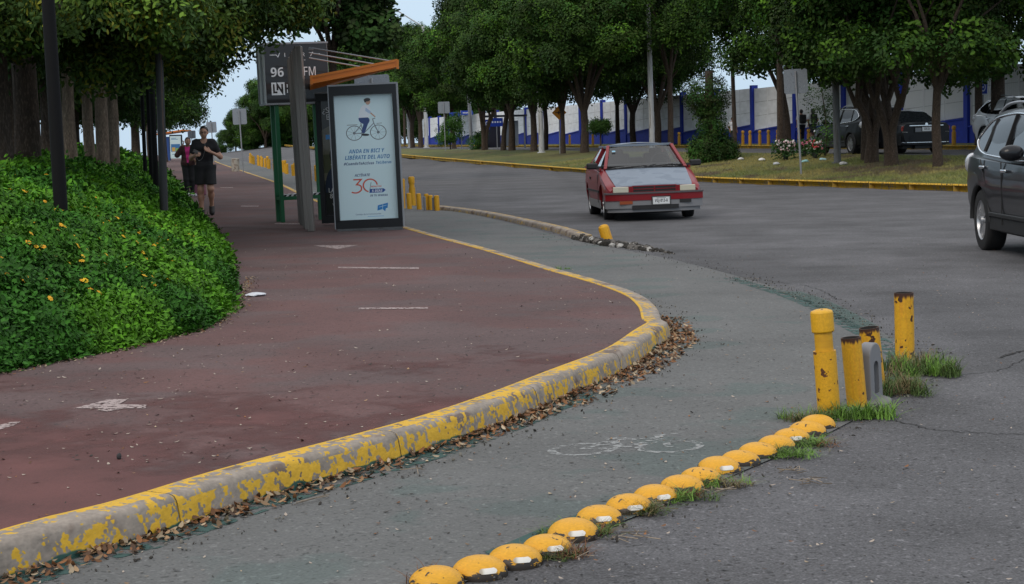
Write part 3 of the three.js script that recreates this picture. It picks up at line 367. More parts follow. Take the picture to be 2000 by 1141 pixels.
// ---------- foliage ----------
function leafQuad(L, w, fold, droop) { return sheet(2, 3, (u, v) => { const t = v, s = (u - 0.5) * 2, ww = w * Math.pow(Math.sin(Math.PI * (0.06 + 0.9 * t)), 0.8) * s; return [ww, Math.abs(s) * fold * w - droop * L * t * t, L * t]; }); }
function spray(seed, n, R, L, w, flat) {   // a twig tip with n leaves spread through a small volume
  const r = mulberry(seed), out = [];
  for (let k = 0; k < n; k++) { const g = leafQuad(L * (0.7 + 0.6 * r()), w * (0.7 + 0.6 * r()), 0.25, 0.25 * r()), a = r() * 6.283; g.rotateX(-0.9 + 1.3 * r()); g.rotateY(a); const q = Math.sqrt(r()) * R; g.translate(Math.cos(a + r() - 0.5) * q, (r() - 0.5) * R * flat, Math.sin(a + r() - 0.5) * q); out.push(g); }
  return merge(out);
}
const mLeaf = new THREE.MeshPhysicalMaterial({ color: 0xffffff, roughness: 0.7, specularIntensity: 0.45, side: THREE.DoubleSide });
const mLeafPlain = mat(0xffffff, 0.6, { side: THREE.DoubleSide });
const barkMap = (seed, a, b) => tex(256, 256, (u, v) => { const n = fbm(u * 9, v * 7, 9, 7, seed, 5), f = fbm(u * 40, v * 30, 40, 30, seed + 2, 3), m = 0.75 + 0.4 * n + 0.3 * (f - 0.5); return a.map((c, i) => mix(c, b[i], sstep(0.55, 0.7, f)) * m); }, true);
const mBark = mat(0xffffff, 0.95, { map: barkMap(251, [0.3, 0.25, 0.21], [0.37, 0.32, 0.28]), bumpMap: kerbBump, bumpScale: 0.02 }), mBarkPaleLit = mat(0xffffff, 0.95, { map: barkMap(253, [0.6, 0.52, 0.45], [0.66, 0.58, 0.51]), bumpMap: kerbBump, bumpScale: 0.02 });  // pale bark, lightened further so its colour paints light on those trunks
// crown: leaf sprays over the outer shell of many lobes
function crownList(seed, lobes, per, size, tone) {
  const r = mulberry(seed), list = [], q = new THREE.Quaternion(), up = V(0, 1, 0), n = V();
  for (const [cx, cy, cz, rx, ry, rz] of lobes) {
    const N = Math.round(per * Math.max(0.4, rx * rz + rx * ry)), lt = 0.5 + 0.95 * r() * r() + 0.15;
    for (let k = 0; k < N; k++) {
      const z = r() * 2 - 1, a = r() * 6.283, s = Math.sqrt(1 - z * z), rad = 0.62 + 0.42 * Math.sqrt(r()); n.set(s * Math.cos(a), z, s * Math.sin(a));
      const x = cx + n.x * rx * rad, y = cy + n.y * ry * rad, zz = cz + n.z * rz * rad, t = tone(r) , m = lt * (0.7 + 0.6 * r());
      q.setFromUnitVectors(up, n.clone().multiplyScalar(0.7).add(V((r() - 0.5) * 1.1, 0.5 * r() + 0.2, (r() - 0.5) * 1.1)).normalize()).multiply(euler(0, r() * 6.283, 0));
      list.push({ m: place(x, y, zz, q, size * (0.75 + 0.55 * r())), c: t.map((c) => c * m) });
    }
  }
  return list;
}
const greenA = (r) => { const k = r(); return k < 0.15 ? [0.075, 0.17, 0.012] : [0.024 + 0.016 * r(), 0.062 + 0.03 * r(), 0.01]; };
const greenB = (r) => { const k = r(); return k < 0.12 ? [0.2, 0.2, 0.02] : k < 0.5 ? [0.085, 0.15, 0.018] : [0.045, 0.09, 0.017]; };
const sprayA = [spray(1, 26, 0.44, 0.12, 0.036, 0.9), spray(2, 26, 0.44, 0.11, 0.04, 0.9)], sprayB = spray(3, 20, 0.2, 0.065, 0.017, 0.8), sprayBig = spray(4, 14, 0.34, 0.17, 0.07, 0.8);
function makeTree(seed, o) {   // {h: height of trunk fork, r: trunk radius, crown: [w, bottom, top], stems, lean}
  const r = mulberry(seed), t = new THREE.Group(), geos = [], tips = [], [cw, cb, ct] = o.crown, stems = o.stems ?? 1;
  for (let s = 0; s < stems; s++) {
    const a = s / stems * 6.28 + r(), sp = stems > 1 ? 0.5 : 0, lx = (o.lean ?? 0), top = [lx + Math.cos(a) * sp, o.h, Math.sin(a) * sp], bx = Math.cos(a) * sp * 0.18, bz = Math.sin(a) * sp * 0.18, R0 = o.r / Math.sqrt(stems);
    geos.push(limb([[bx, -0.25, bz], [bx + lx * 0.15, 0.25, bz], [bx + lx * 0.4 + (r() - 0.5) * 0.1, o.h * 0.5, bz * 1.5 + (r() - 0.5) * 0.1], top], [R0 * 1.3, R0 * 1.1, R0 * 0.95, R0 * 0.85], 12));
    const nb = stems > 1 ? 3 : 6; for (let k = 0; k < nb; k++) { const b = a + k / nb * 6.28 + r() * 0.7, L = cw * (0.45 + 0.3 * r()), e = [top[0] + Math.cos(b) * L, mix(cb, ct, 0.35 + 0.4 * r()), top[2] + Math.sin(b) * L]; geos.push(limb([[top[0], top[1] - 0.3, top[2]], [mix(top[0], e[0], 0.4), mix(top[1], e[1], 0.5) + 0.2, mix(top[2], e[2], 0.4)], e], [R0 * 0.62, R0 * 0.4, R0 * 0.12], 7)); tips.push(e); }
  }
  const tr = part('trunk', geos, o.bark ?? mBark, t); const lobes = [];
  const N = o.lobes ?? 22; for (let k = 0; k < N; k++) { const y = mix(cb, ct, Math.pow(r(), 0.9)), f = Math.sin(Math.PI * clamp(0.22 + 0.7 * (y - cb) / (ct - cb))), a = r() * 6.283, rad = cw * f * (0.35 + 0.6 * Math.sqrt(r())), s = cw * (0.24 + 0.18 * r()); lobes.push([(o.lean ?? 0) + Math.cos(a) * rad, y + s * 0.3, Math.sin(a) * rad, s, s * 0.62, s]); }
  const c = instanced('crown', o.spray ?? sprayA[seed % 2], o.mat ?? mLeaf, crownList(seed + 5, lobes, o.per ?? 46, o.size ?? 1, o.tone ?? greenA), t); c.userData.kind = 'stuff';
  return t;
}
function plant(proto, name, label, category, x, z, y, turn, s, group) { const t = proto.used ? proto.clone() : proto; proto.used = true; t.name = numbered(name); t.position.set(x, y, z); t.rotation.y = turn; Array.isArray(s) ? t.scale.set(...s) : t.scale.setScalar(s); scene.add(t); t.userData = {}; return tag(t, label, category, group); }
// street trees of the median
{
  const P = [makeTree(501, { h: 2.3, r: 0.2, crown: [3.6, 3.0, 9.5], lobes: 30, per: 42 }), makeTree(503, { h: 2.5, r: 0.17, crown: [3.3, 3.1, 9], lobes: 28, per: 42, lean: -0.35 }), makeTree(505, { h: 2.1, r: 0.24, crown: [3.6, 2.9, 9], lobes: 32, per: 42, stems: 3 }), makeTree(507, { h: 2.4, r: 0.13, crown: [2.8, 3.0, 8], lobes: 22, per: 42 }), makeTree(508, { h: 4, r: 0.15, crown: [3.6, 5.0, 11], lobes: 30, per: 42 }), makeTree(509, { h: 4.2, r: 0.14, crown: [3.6, 5.2, 11], lobes: 30, per: 42 })];
  const T = [[[11.896,-46.936], 3, 1, 'thin twin-stemmed tree right of the parked black sedan'], [[11.243,-49.698], 2, 0.95, 'forked tree in front of the parked black sedan'], [[11.196,-52.207], 2, 0.9, 'several-stemmed tree left of the parked black sedan'], [[11.340,-53.864], 3, 0.95, 'slim tree behind the several-stemmed one'], [[13.028,-78.828], 1, 1.1, 'leaning pale trunk tree behind the roadside flowers'], [[8.848,-100.208], 0, 1, 'straight tree right of the white lamp post behind the red car'], [[7.758,-105.119], 0, 0.95, 'straight tree left of the white lamp post behind the red car'], [[7.021,-108.441], 3, 1.1, 'slim tree above the roof of the red car'], [[4.018,-89.222], 0, 1.05, 'thick straight tree left of the little topiary tree'], [[2.945,-91.098], 3, 1, 'thin tree beside the yellow crossing sign'], [[2.361,-106.717], 3, 1.2, 'slim tree right of the leaning white lamp post'], [[1.545,-101.887], 0, 1, 'dark tree just left of the leaning white lamp post'], [[0.237,-108.253], 0, 1.05, 'right one of the pair of close median trees'], [[-0.359,-110.500], 1, 1, 'left one of the pair of close median trees'], [[-1.652,-117.077], 2, 1.1, 'stout median tree by the low shrub'], [[-4.356,-137.920], 1, 1.05, 'bent median tree beside the blue street sign'], [[-8.490,-164.899], 0, 1.15, 'far median tree nearest the advert panel, right of two'], [[-9.495,-168.605], 0, 1.1, 'far median tree just right of the advert panel']];
  T.forEach(([p, k, s, l], i) => plant(P[k], 'street_tree', l, 'tree', p[0], p[1], groundY(p[0], -p[1]), i * 1.7, [s, s * (0.94 + 0.1 * ((i * 7) % 5) / 4), s], 'trees on the grass median'));
  // behind, along the pavement below the wall, and the big one at the right
  const big = makeTree(511, { h: 2.9, r: 0.27, crown: [4.6, 2.9, 10], lobes: 34, per: 42 });
  const [bx, by, bz] = [17.350,1.242,-60.000]; plant(big, 'street_tree', 'thick dark trunk tree at the right edge behind the grey car', 'tree', bx, bz, groundY(bx, 60), 0.5, 1);
  const row = [[1985, 44], [1880, 60], [1640, 62], [1480, 66], [1270, 86], [940, 140], [850, 175], [770, 190]]; row.forEach(([px, d], i) => { const x = (px - 1000) / 3300 * d + 1.5; plant(P[4 + i % 2], 'street_tree', `leafy street tree filling the canopy behind the median row, ${ORD[i]} from the right`, 'tree', x, -d - 3, groundY(x, d + 3), i * 2.3, [1, 1, 1], 'trees behind the median row'); });
}
// far trees closing the street, and trees over the path
{
  const F = [makeTree(521, { h: 3, r: 0.3, crown: [5.5, 1.2, 13], lobes: 30, per: 16, size: 1.5 }), makeTree(523, { h: 3, r: 0.3, crown: [5, 1.5, 12], lobes: 28, per: 16, size: 1.5 })];
  const L = [[448, 262, 0.28], [470, 240, 0.42], [498, 236, 0.58], [528, 232, 0.75], [562, 236, 0.78], [595, 238, 0.8], [630, 236, 1.0], [670, 234, 1.05], [710, 230, 1.1], [750, 226, 1.1], [788, 222, 1.1], [830, 226, 1.1], [880, 230, 1.1], [940, 236, 1.1], [545, 250, 0.75], [640, 252, 1.2], [760, 250, 1.2]];
  L.forEach(([px, d, s], i) => { const x = (px - 1000) / 3300 * d; plant(F[i % 2], 'far_tree', `far dark tree closing the end of the street, ${ORD[i]} counted from the left`, 'tree', x, -d, 0.9, i * 1.3, s, 'far trees at the end of the street'); });
  const pt = makeTree(525, { h: 4.6, r: 0.16, crown: [2.5, 4.7, 9.5], lobes: 24, per: 60, spray: sprayBig, tone: (r) => [0.02 + 0.012 * r(), 0.045 + 0.03 * r(), 0.012] });
  const [x, , z] = [-6.317,1.405,-62.000]; plant(pt, 'street_tree', 'dark broad-leaved tree rising above the bus shelter', 'tree', x, z, riseL(62) + KH, 0.4, 1);
}
// park trees behind the hedge
{
  const P = [makeTree(531, { h: 3.4, r: 0.125, crown: [3.6, 3.3, 8], lobes: 26, per: 50, spray: sprayB, size: 1.5, tone: greenB, bark: mBarkPaleLit }), makeTree(533, { h: 3.3, r: 0.2, crown: [3.8, 3.2, 8], lobes: 26, per: 50, spray: sprayB, size: 1.7, tone: greenB }), makeTree(535, { h: 3, r: 0.22, crown: [3.2, 2.4, 8], lobes: 26, per: 40, spray: sprayA[0], tone: greenA })];
  const T = [[12, 21, 1, 0.95, 'broad dark trunk tree at the left edge behind the hedge'], [62, 26, 1, 1, 'dark trunk tree beside the near black post'], [152, 33, 0, 1, 'pale thick trunk tree right of the near black post'], [188, 42, 0, 1.1, 'grey trunk tree between two pale trunks'], [210, 34, 0, 1.05, 'pale banded trunk tree at the top of the hedge'], [231, 41, 0, 1.1, 'rightmost pale trunk tree behind the hedge'], [158, 60, 2, 1.0, 'dark park tree behind the row of black posts'], [225, 70, 2, 1.0, 'park tree over the path left of the two women'], [275, 88, 2, 1.05, 'park tree over the far bus stop'], [305, 112, 2, 1.1, 'far park tree beside the path'], [120, 55, 2, 1.2, 'park tree deep behind the pale trunks'], [110, 40, 2, 1.2, 'park tree deep behind the near black post'], [40, 34, 2, 1.2, 'park tree deep in the shade at the left'], [330, 140, 2, 1.15, 'farthest park tree beside the path'], [140, 62, 2, 1.4, 'tall park tree in the dark background'], [30, 55, 2, 1.4, 'park tree at the back left in the dark']];
  T.forEach(([px, d, k, s, l], i) => { const x = (px - 1000) / 3300 * d; plant(P[k], 'park_tree', l, 'tree', x, -d, riseL(d) + 0.4, i * 1.9, s, 'park trees behind the hedge'); });
  // the spreading tree whose leafy branches hang over the path
  const t = thing('overhanging_tree', 'spreading tree whose leafy branches hang over the path at upper left', 'tree', -6.2, 0.5, -24), r = mulberry(541), geos = [limb([[-2.4, -0.6, 0], [-2.2, 1, 0], [-1.6, 2.2, 0.2], [-0.6, 3.2, 0.3], [0.45, 3.5, 0.25]], [0.4, 0.3, 0.24, 0.18, 0.14], 14)], lobes = [], tips = [];
  const ends = [[2.6, 2.75, 1.5], [2.2, 2.55, 4], [1.4, 2.45, 5.5], [0.2, 2.3, 5.5], [2.8, 3.2, -2], [1.6, 3.2, 1.5], [-1.2, 2.5, 4.5], [1.6, 2.6, 0.3], [0.4, 2.5, 3.2], [3.1, 3.0, 0.2], [-1.6, 3, 1], [1, 3.9, 4], [1.4, 2.1, -1.6], [-2.4, 2.9, 1.5], [-2.6, 3.0, 4], [0.6, 2.2, 1.8], [-0.4, 2.35, 2.2], [2.1, 2.35, 2.6]];
  for (const e of ends) { const m = [0.6 + e[0] * 0.4, mix(3.2, e[1], 0.5) + 0.5, 0.3 + e[2] * 0.4]; geos.push(limb([[-0.2, 3.3, 0.25], m, [e[0] * 0.8, e[1] + 0.3, e[2] * 0.8], e], [0.14, 0.08, 0.05, 0.02], 7)); for (let k = 0; k < 7; k++) { const f = 0.35 + 0.65 * r(), b = [mix(m[0], e[0], f), mix(m[1], e[1], f) + 0.1, mix(m[2], e[2], f)], q = [b[0] + (r() - 0.5) * 1.7, b[1] - 0.45 + r() * 1.0, b[2] + (r() - 0.5) * 1.7]; geos.push(limb([b, [mix(b[0], q[0], 0.5), mix(b[1], q[1], 0.5) + 0.12, mix(b[2], q[2], 0.5)], q], [0.022, 0.014, 0.005], 5)); const s = 0.34 + 0.22 * r(); lobes.push([q[0], q[1], q[2], s, s * 0.55, s]); } lobes.push([e[0], e[1] + 0.1, e[2], 0.6, 0.34, 0.6]); }
  part('trunk', geos, mat(0xffffff, 0.95, { map: barkMap(255, [0.27, 0.23, 0.2], [0.34, 0.3, 0.26]), bumpMap: kerbBump, bumpScale: 0.02 }), t);
  const c = instanced('crown', sprayB, mLeaf, crownList(543, lobes, 150, 1.0, greenB), t); c.userData.kind = 'stuff';
}
// ---------- hedge bank of ground cover ----------
const hedgeEdge = [[6, -6.2], [8, -4.2], [9, -3.35], [9.75, -2.99], [10.78, -2.54], [11.91, -2.24], [13, -2.28], [14.39, -2.48], [18.28, -3.12], [22, -3.85], [26.91, -4.85], [33.8, -6.5], [40.4, -7.85], [77, -15.8], [120, -25]];
const hedgeX = (d) => { for (let i = 1; i < hedgeEdge.length; i++) if (d <= hedgeEdge[i][0]) { const [a, b] = [hedgeEdge[i - 1], hedgeEdge[i]]; return mix(a[1], b[1], (d - a[0]) / (b[0] - a[0])); } return -24; };
const hedgeH = (x, d) => { const s = hedgeX(d) - x; if (s <= 0) return 0; return (1.02 * (1 - Math.exp(-Math.pow(s / 1.5, 1.35))) + 0.12 * Math.min(1, s * 6)) * (0.82 + 0.36 * fbm(x * 0.8 + 5, d * 0.6, 0, 0, 551, 3)) + 0.26 * Math.min(1, s * 2) * (fbm(x * 2.1, d * 1.8, 0, 0, 553, 3) - 0.42); };
{
  const hg = thing('hedge_bank', 'bank of bright green leafy ground cover with yellow flowers left of the path', 'hedge');
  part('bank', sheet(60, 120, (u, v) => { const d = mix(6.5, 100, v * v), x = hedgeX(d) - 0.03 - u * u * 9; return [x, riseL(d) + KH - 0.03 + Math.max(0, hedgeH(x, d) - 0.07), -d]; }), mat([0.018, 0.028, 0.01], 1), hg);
  const sp = [spray(561, 28, 0.09, 0.029, 0.009, 1.1), spray(563, 26, 0.095, 0.034, 0.0095, 1.0)], rnd = mulberry(571), lists = [[], []], fl = [], n = V(), q = new THREE.Quaternion(), up = V(0, 1, 0);
  const dens = [[9.2, 13, 15000, 1.0], [13, 18, 13000, 1.15], [18, 28, 12000, 1.5], [28, 46, 8000, 2.3], [46, 95, 4000, 4], [6.6, 9.2, 4000, 1]];
  for (const [d0, d1, N, s0] of dens) for (let k = 0; k < N; k++) {
    const d = mix(d0, d1, rnd()), s = 5.2 * Math.pow(rnd(), 1.5), x = hedgeX(d) - s + 0.04 * rnd(), h = hedgeH(x, d), e = 0.06, y = riseL(d) + KH + h;
    n.set((hedgeH(x - e, d) - hedgeH(x + e, d)) / (2 * e), 1, (hedgeH(x, d + e) - hedgeH(x, d - e)) / (2 * e)).normalize(); n.x += (rnd() - 0.5) * 0.9; n.z += (rnd() - 0.5) * 0.9; n.normalize();
    q.setFromUnitVectors(up, n).multiply(euler(0, rnd() * 6.283, 0));
    const patch = fbm(x * 1.2, d * 1.0, 0, 0, 573, 4), m = 0.4 + 0.85 * rnd(), y2 = sstep(0.4, 0.65, patch), c = [mix(0.034, 0.1, y2) * m, mix(0.135, 0.275, y2) * m, mix(0.01, 0.013, y2) * m];
    lists[k & 1].push({ m: place(x + n.x * 0.03, y - 0.06 + 0.13 * rnd() * rnd(), -d + n.z * 0.03, q.clone(), s0 * (0.75 + 0.6 * rnd())), c });
    if (k % 17 === 0 && fbm(x * 0.9 + 3, d * 0.6, 0, 0, 575, 3) > 0.46 && rnd() < 0.6 && d > 10.5 && s > 0.35) fl.push({ m: place(x + n.x * 0.08, y + 0.07, -d + n.z * 0.08, q.clone(), 0.75 + 0.4 * rnd()), c: [0.75, 0.36 + 0.1 * rnd(), 0.01] });
  }
  lists.forEach((l, i) => { instanced('foliage', sp[i], mLeaf, l, hg).userData.kind = 'stuff'; });
  const petal = []; for (let k = 0; k < 8; k++) petal.push(leafQuad(0.022, 0.007, 0.1, 0.1).rotateY(k / 8 * 6.283)); petal.push(new THREE.SphereGeometry(0.006, 6, 4)); instanced('flowers', merge(petal), mat(0xffffff, 0.7), fl, hg).userData.kind = 'stuff';
}
// grass blades of the median bank
{
  const tuft = bladeTuft(581, 9, 0.09, 0.09), rnd = mulberry(583), l = [];
  for (let k = 0; k < 26000; k++) { const d = 34 + 46 * Math.pow(rnd(), 1.5), x = mix(kerbX(d) + 0.2, grassX(d), rnd()); const c = grassTone(x, d), m = 0.8 + 0.7 * rnd(); l.push({ m: place(x, groundY(x, d) - 0.01, -d, euler(0, rnd() * 6, 0), 0.6 + 0.7 * rnd()), c: [c[0] * m * 1.15, c[1] * m * 1.1, c[2] * m] }); }
  stuff(instanced('grass', tuft, mat(0xffffff, 0.9, { side: THREE.DoubleSide }), l, scene), 'short dry grass on the median bank', 'grass');
}

// ---------- blue and white boundary wall ----------
const mBlue = mat(0xffffff, 0.75, { map: tex(256, 256, (u, v) => { const n = fbm(u * 8, v * 8, 8, 8, 601, 5), m = 0.85 + 0.3 * n; return [0.1 * m, 0.2 * m, 0.62 * m]; }, true, 0.5) }), mPanelWhite = mat(0xffffff, 0.7, { map: tex(256, 256, (u, v) => { const n = fbm(u * 6, v * 6, 6, 6, 603, 5), m = 0.9 + 0.12 * n; return [m * 0.95, m * 0.96, m * 0.98]; }, true, 0.4) }), mPanelRib = mat([0.62, 0.63, 0.64], 0.7), mFrameWhite = mat([0.72, 0.73, 0.75], 0.6), mAddedBack = mat([0.25, 0.26, 0.27], 0.8);
{
  const w = thing('boundary_wall', 'long boundary wall of white panels between blue pillars on a blue base', 'wall'), yaw = Math.atan2(0.22, 1), L = 5.9 * Math.hypot(1, 0.22), H = 2.95;
  const pill = box(0.34, H + 0.35, 0.34, 0, (H - 0.35) / 2 + 0.1, 0);
  for (let i = -1; i < 22; i++) {
    const d = 68 + 5.9 * i, far = i > 10, x = wallX(d), y = bankY(d) + 0.24, y2 = bankY(d + 5.9) + 0.24 - y, rib = i < 3;
    const p = part('pillar', pill, mBlue, w); p.position.set(x, y, -d); p.rotation.y = yaw;
    const B = new THREE.Group(), at = (geo, m, name) => { const o = part(name, geo, m, w); o.position.set(x, y, -d); o.rotation.y = yaw; return o; };
    const quad = (s0, s1, a0, a1, b0, b1, t) => { const s = new THREE.Shape(); s.moveTo(s0, a0); s.lineTo(s1, a1); s.lineTo(s1, b1); s.lineTo(s0, b0); s.closePath(); return new THREE.ExtrudeGeometry(s, { depth: t, bevelEnabled: false }).rotateY(Math.PI / 2); };   // s runs away along -z
    const T = (s) => mix(0.88, 0.58, s / L), U = (s) => mix(H - 0.05, H - 0.05, s / L);
    at(quad(0.17, L - 0.17, -0.4, -0.4 , T(0), T(L), 0.22).translate(-0.09, 0, 0), mBlue, 'base'); at(quad(0.17, L - 0.17, T(0), T(L), T(0) + 0.06, T(L) + 0.06, 0.3).translate(-0.15, 0, 0), mBlue, 'coping');
    at(quad(0.19, L - 0.19, T(0) + 0.07, T(L) + 0.07, U(0), U(L), 0.01).translate(0.02, 0, 0), mAddedBack, 'added_backing');  // added sheet that stops bright sky showing through the panel gaps
    const cols = far ? 2 : 3, rows = 3;
    for (let c = 0; c < cols; c++) for (let r = 0; r < rows; r++) {
      const s0 = mix(0.2, L - 0.2, c / cols) + 0.025, s1 = mix(0.2, L - 0.2, (c + 1) / cols) - 0.025, f = (s, k) => mix(T(s) + 0.09, U(s), k), k0 = r / rows, k1 = (r + 1) / rows, a0 = f(s0, k0) + 0.008, a1 = f(s1, k0) + 0.008, b0 = f(s0, k1) - 0.008, b1 = f(s1, k1) - 0.008;
      if (rib) at(sheet(48, 1, (u, v) => [-0.035 + (mod(u * 12, 1) < 0.5 ? 0.03 : 0), mix(mix(a0, a1, u), mix(b0, b1, u), v), -mix(s0, s1, u)]), mPanelRib, 'panel'); else at(quad(s0, s1, a0, a1, b0, b1, 0.012).translate(-0.03 + 0.003 * ((c + r) % 2), 0, 0), mPanelWhite, 'panel');
    }
    for (let c = 0; c <= cols; c++) { const s = clamp(mix(0.2, L - 0.2, c / cols), 0.2, L - 0.2), a = T(s) + 0.06; at(box(0.05, U(s) - a, 0.05, -0.02, (U(s) + a) / 2, -s), mFrameWhite, 'frame_post'); }
  }
}
// yellow bollards on the pavement below the wall
{
  const P = [1387, 1457, 1471, 1490, 1507, 1525, 1567, 1585, 1608, 1650, 1682, 1868, 1120, 1150, 1165, 1333], proto = new THREE.LatheGeometry([[0.085, -0.1], [0.085, 0.5], [0.06, 0.52], [0.06, 0.6], [0.085, 0.61], [0.08, 0.72], [0.03, 0.75], [0, 0.75]].map((q) => new THREE.Vector2(...q)), 12), m = mat([0.5, 0.26, 0.02], 0.6);
  P.forEach((px, i) => { const k = (px - 1000) / 3300, d = (18.5 - 9 + 6.9 + 0.22 * 68) / (k + 0.22), x = k * d, t = thing('bollard', px < 1400 ? (px > 1350 ? 'orange-yellow bollard half hidden by the big shrub' : `orange-yellow bollard below the wall left of the big shrub, ${ORD[[1120, 1150, 1165, 1333].indexOf(px)]} from left`) : `orange-yellow bollard on the kerb below the wall, ${ORD[P.slice(1).indexOf(px)]} right of the big shrub`, 'bollard', x, bankY(d) + 0.13, -d, 0, 'bollards below the boundary wall'); part('post', proto, m, t); });
}
// ---------- posts, lamps and signs ----------
const mGalv = mat([0.3, 0.31, 0.33], 0.5, { metalness: 0.4 }), mSignBack = mat(0xffffff, 0.55, { metalness: 0.2, map: weathered([0.56, 0.59, 0.63], [0.53, 0.56, 0.6], 611, 0.6) }), mBlack = new THREE.MeshPhysicalMaterial({ color: lin(0.006, 0.006, 0.007), roughness: 0.75, specularIntensity: 0.35 }), mWhitePole = mat(0xffffff, 0.7, { map: weathered([0.74, 0.75, 0.76], [0.56, 0.55, 0.53], 613, 0.62) }), mGreyPole = mat(0xffffff, 0.85, { map: weathered([0.4, 0.41, 0.42], [0.33, 0.33, 0.33], 615, 0.55) });
const gPos = (p) => [p[0], groundY(p[0], -p[1]), p[1]];
function pole(name, label, cat, p, h, r0, r1, m, lean = 0, y) { const q = gPos(p), t = thing(name, label, cat, q[0], y ?? q[1], q[2]); t.rotation.z = lean; part('pole', cyl(r0, r1, h + 0.1, 0, -0.1, 0, 16), m, t); part('base_plate', cyl(r0 * 1.6, r0 * 1.5, 0.05, 0, -0.02, 0, 12), m, t); return t; }
pole('lamp_post', 'white lamp post behind the red car', 'lamp post', [[7.477,1.158,-88.000][0], -88], 12, 0.15, 0.1, mWhitePole, 0.01);
pole('lamp_post', 'white lamp post leaning beside the yellow crossing sign', 'lamp post', [1.906,-96.898], 11, 0.16, 0.1, mWhitePole, 0.012);
pole('utility_pole', 'short white post far along the median near the advert panel', 'post', [-9.818,-169.798], 4, 0.2, 0.18, mWhitePole, 0.03);
pole('utility_pole', 'slim grey pole beside the low median shrub', 'post', [-2.660,-122.920], 9, 0.14, 0.11, mGalv, 0.02);
pole('utility_pole', 'thick grey concrete pole right of the roadside flowers', 'post', [10.490,-54.017], 10, 0.115, 0.09, mGreyPole, 0.015);
pole('utility_pole', 'thin dark pole by the wall above the big shrub', 'post', [10.984,1.411,-82.000].filter((v, i) => i !== 1), 5, 0.11, 0.09, mBark, 0.02);
{
  const p = [-7.824,-162.445], d = -p[1], t = pole('lamp_post', 'far white lamp post with a lamp on a long arm above the trees', 'lamp post', p, 11.6, 0.2, 0.12, mWhitePole, 0.0), a = [-7.794,12.907,-165.000], b = [-10.268,14.539,-165.000], c = [-11.847,14.678,-165.000], o = t.position, rel = (q) => [q[0] - o.x, q[1] - o.y, q[2] - o.z];
  part('arm', rod(rel(a), rel(b), 0.07, 0.06), mWhitePole, t); const h = part('lamp_head', box(1.6, 0.12, 0.45, 0, 0, 0, 0.05), mGalv, t), q = rel([(b[0] + c[0]) / 2, (b[1] + c[1]) / 2, b[2]]); h.position.set(...q); h.rotation.z = -0.08;
}
function plateSign(label, p, y, plate, top, lean, turn = 0, m = mSignBack, cat = 'road sign', name = 'road_sign') {   // plate [w, h], top height above the foot
  const t = thing(name, label, cat, p[0], y, p[1], turn); t.rotation.z = lean; part('pole', cyl(0.032, 0.032, top + 0.05, 0, -0.1, 0, 10), mGalv, t);
  const s = new THREE.Shape(), [w, h] = plate, r = Math.min(w, h) * 0.09; s.moveTo(-w / 2 + r, 0); s.lineTo(w / 2 - r, 0); s.absarc(w / 2 - r, r, r, -Math.PI / 2, 0); s.lineTo(w / 2, h - r); s.absarc(w / 2 - r, h - r, r, 0, Math.PI / 2); s.lineTo(-w / 2 + r, h); s.absarc(-w / 2 + r, h - r, r, Math.PI / 2, Math.PI); s.lineTo(-w / 2, r); s.absarc(-w / 2 + r, r, r, Math.PI, Math.PI * 1.5);
  part('plate', new THREE.ExtrudeGeometry(s, { depth: 0.004, bevelEnabled: false }).translate(0, top - h + 0.01, -0.045), m, t); part('bracket', merge([box(0.12, 0.03, 0.02, 0, top - h * 0.25, -0.03), box(0.12, 0.03, 0.02, 0, top - h * 0.75, -0.03)]), mGalv, t); return t;
}
{ const p = [8.776,-50.832]; plateSign('grey back of a road sign on the near grass edge of the median', p, groundY(p[0], -p[1]), [0.71, 0.73], 3.13, 0.045); }
{ const p = [-4.667,-125.946]; plateSign('grey back of a road sign far along the median', p, groundY(p[0], -p[1]), [0.86, 0.86], 3.6, 0.01); }
{ const p = [-13.010,-82.994]; plateSign('grey back of a road sign beside the concrete drum', p, riseL(-p[1]) + KH, [0.68, 0.76], 3.1, 0.03); }
{ const [x, , z] = [-18.076,1.324,-104.000]; plateSign('grey back of a road sign above the head of the jogger', [x, z], riseL(104) + KH, [0.62, 0.66], 2.75, 0.03); }
{ const [x, , z] = [-21.969,1.359,-118.000]; plateSign('grey back of a road sign above the woman on the phone', [x, z], riseL(118) + KH, [0.55, 0.55], 2.35, 0.01); }
{ const [x, , z] = [-2.512,-0.038,-33.000]; plateSign('grey back of a road sign rising behind the advert panel', [x, z], KH, [0.68, 0.55], 2.65, 0.04); }
{
  const p = [2.796,-91.622], y = groundY(p[0], -p[1]), t = thing('crossing_sign', 'yellow diamond pedestrian crossing sign on the median', 'road sign', p[0], y, p[1]); part('pole', cyl(0.035, 0.035, 2.3, 0, -0.1, 0, 10), mGalv, t);
  const m = mat(0xffffff, 0.5, { map: canvasTex(128, 128, (c) => { c.fillStyle = '#dd8a06'; c.fillRect(0, 0, 128, 128); c.translate(64, 64); c.rotate(-Math.PI / 4); c.fillStyle = '#181206'; c.beginPath(); c.arc(2, -38, 8, 0, 7); c.fill(); c.lineWidth = 11; c.strokeStyle = '#181206'; c.lineCap = 'round'; c.beginPath(); c.moveTo(2, -22); c.lineTo(0, 6); c.lineTo(14, 36); c.moveTo(0, 6); c.lineTo(-16, 36); c.moveTo(2, -18); c.lineTo(-18, -2); c.moveTo(2, -18); c.lineTo(20, 2); c.stroke(); }) });
  const pl = part('plate', box(0.56, 0.56, 0.008), m, t); pl.position.set(0, 2.2, 0.05); pl.rotation.z = Math.PI / 4;
}
const mBlueSign = mat([0.02, 0.06, 0.4], 0.5), blueSign = (letters) => mat(0xffffff, 0.5, { map: canvasTex(128, 128, (c) => { c.fillStyle = '#1740b4'; c.fillRect(0, 0, 128, 128); letters(c); }) });
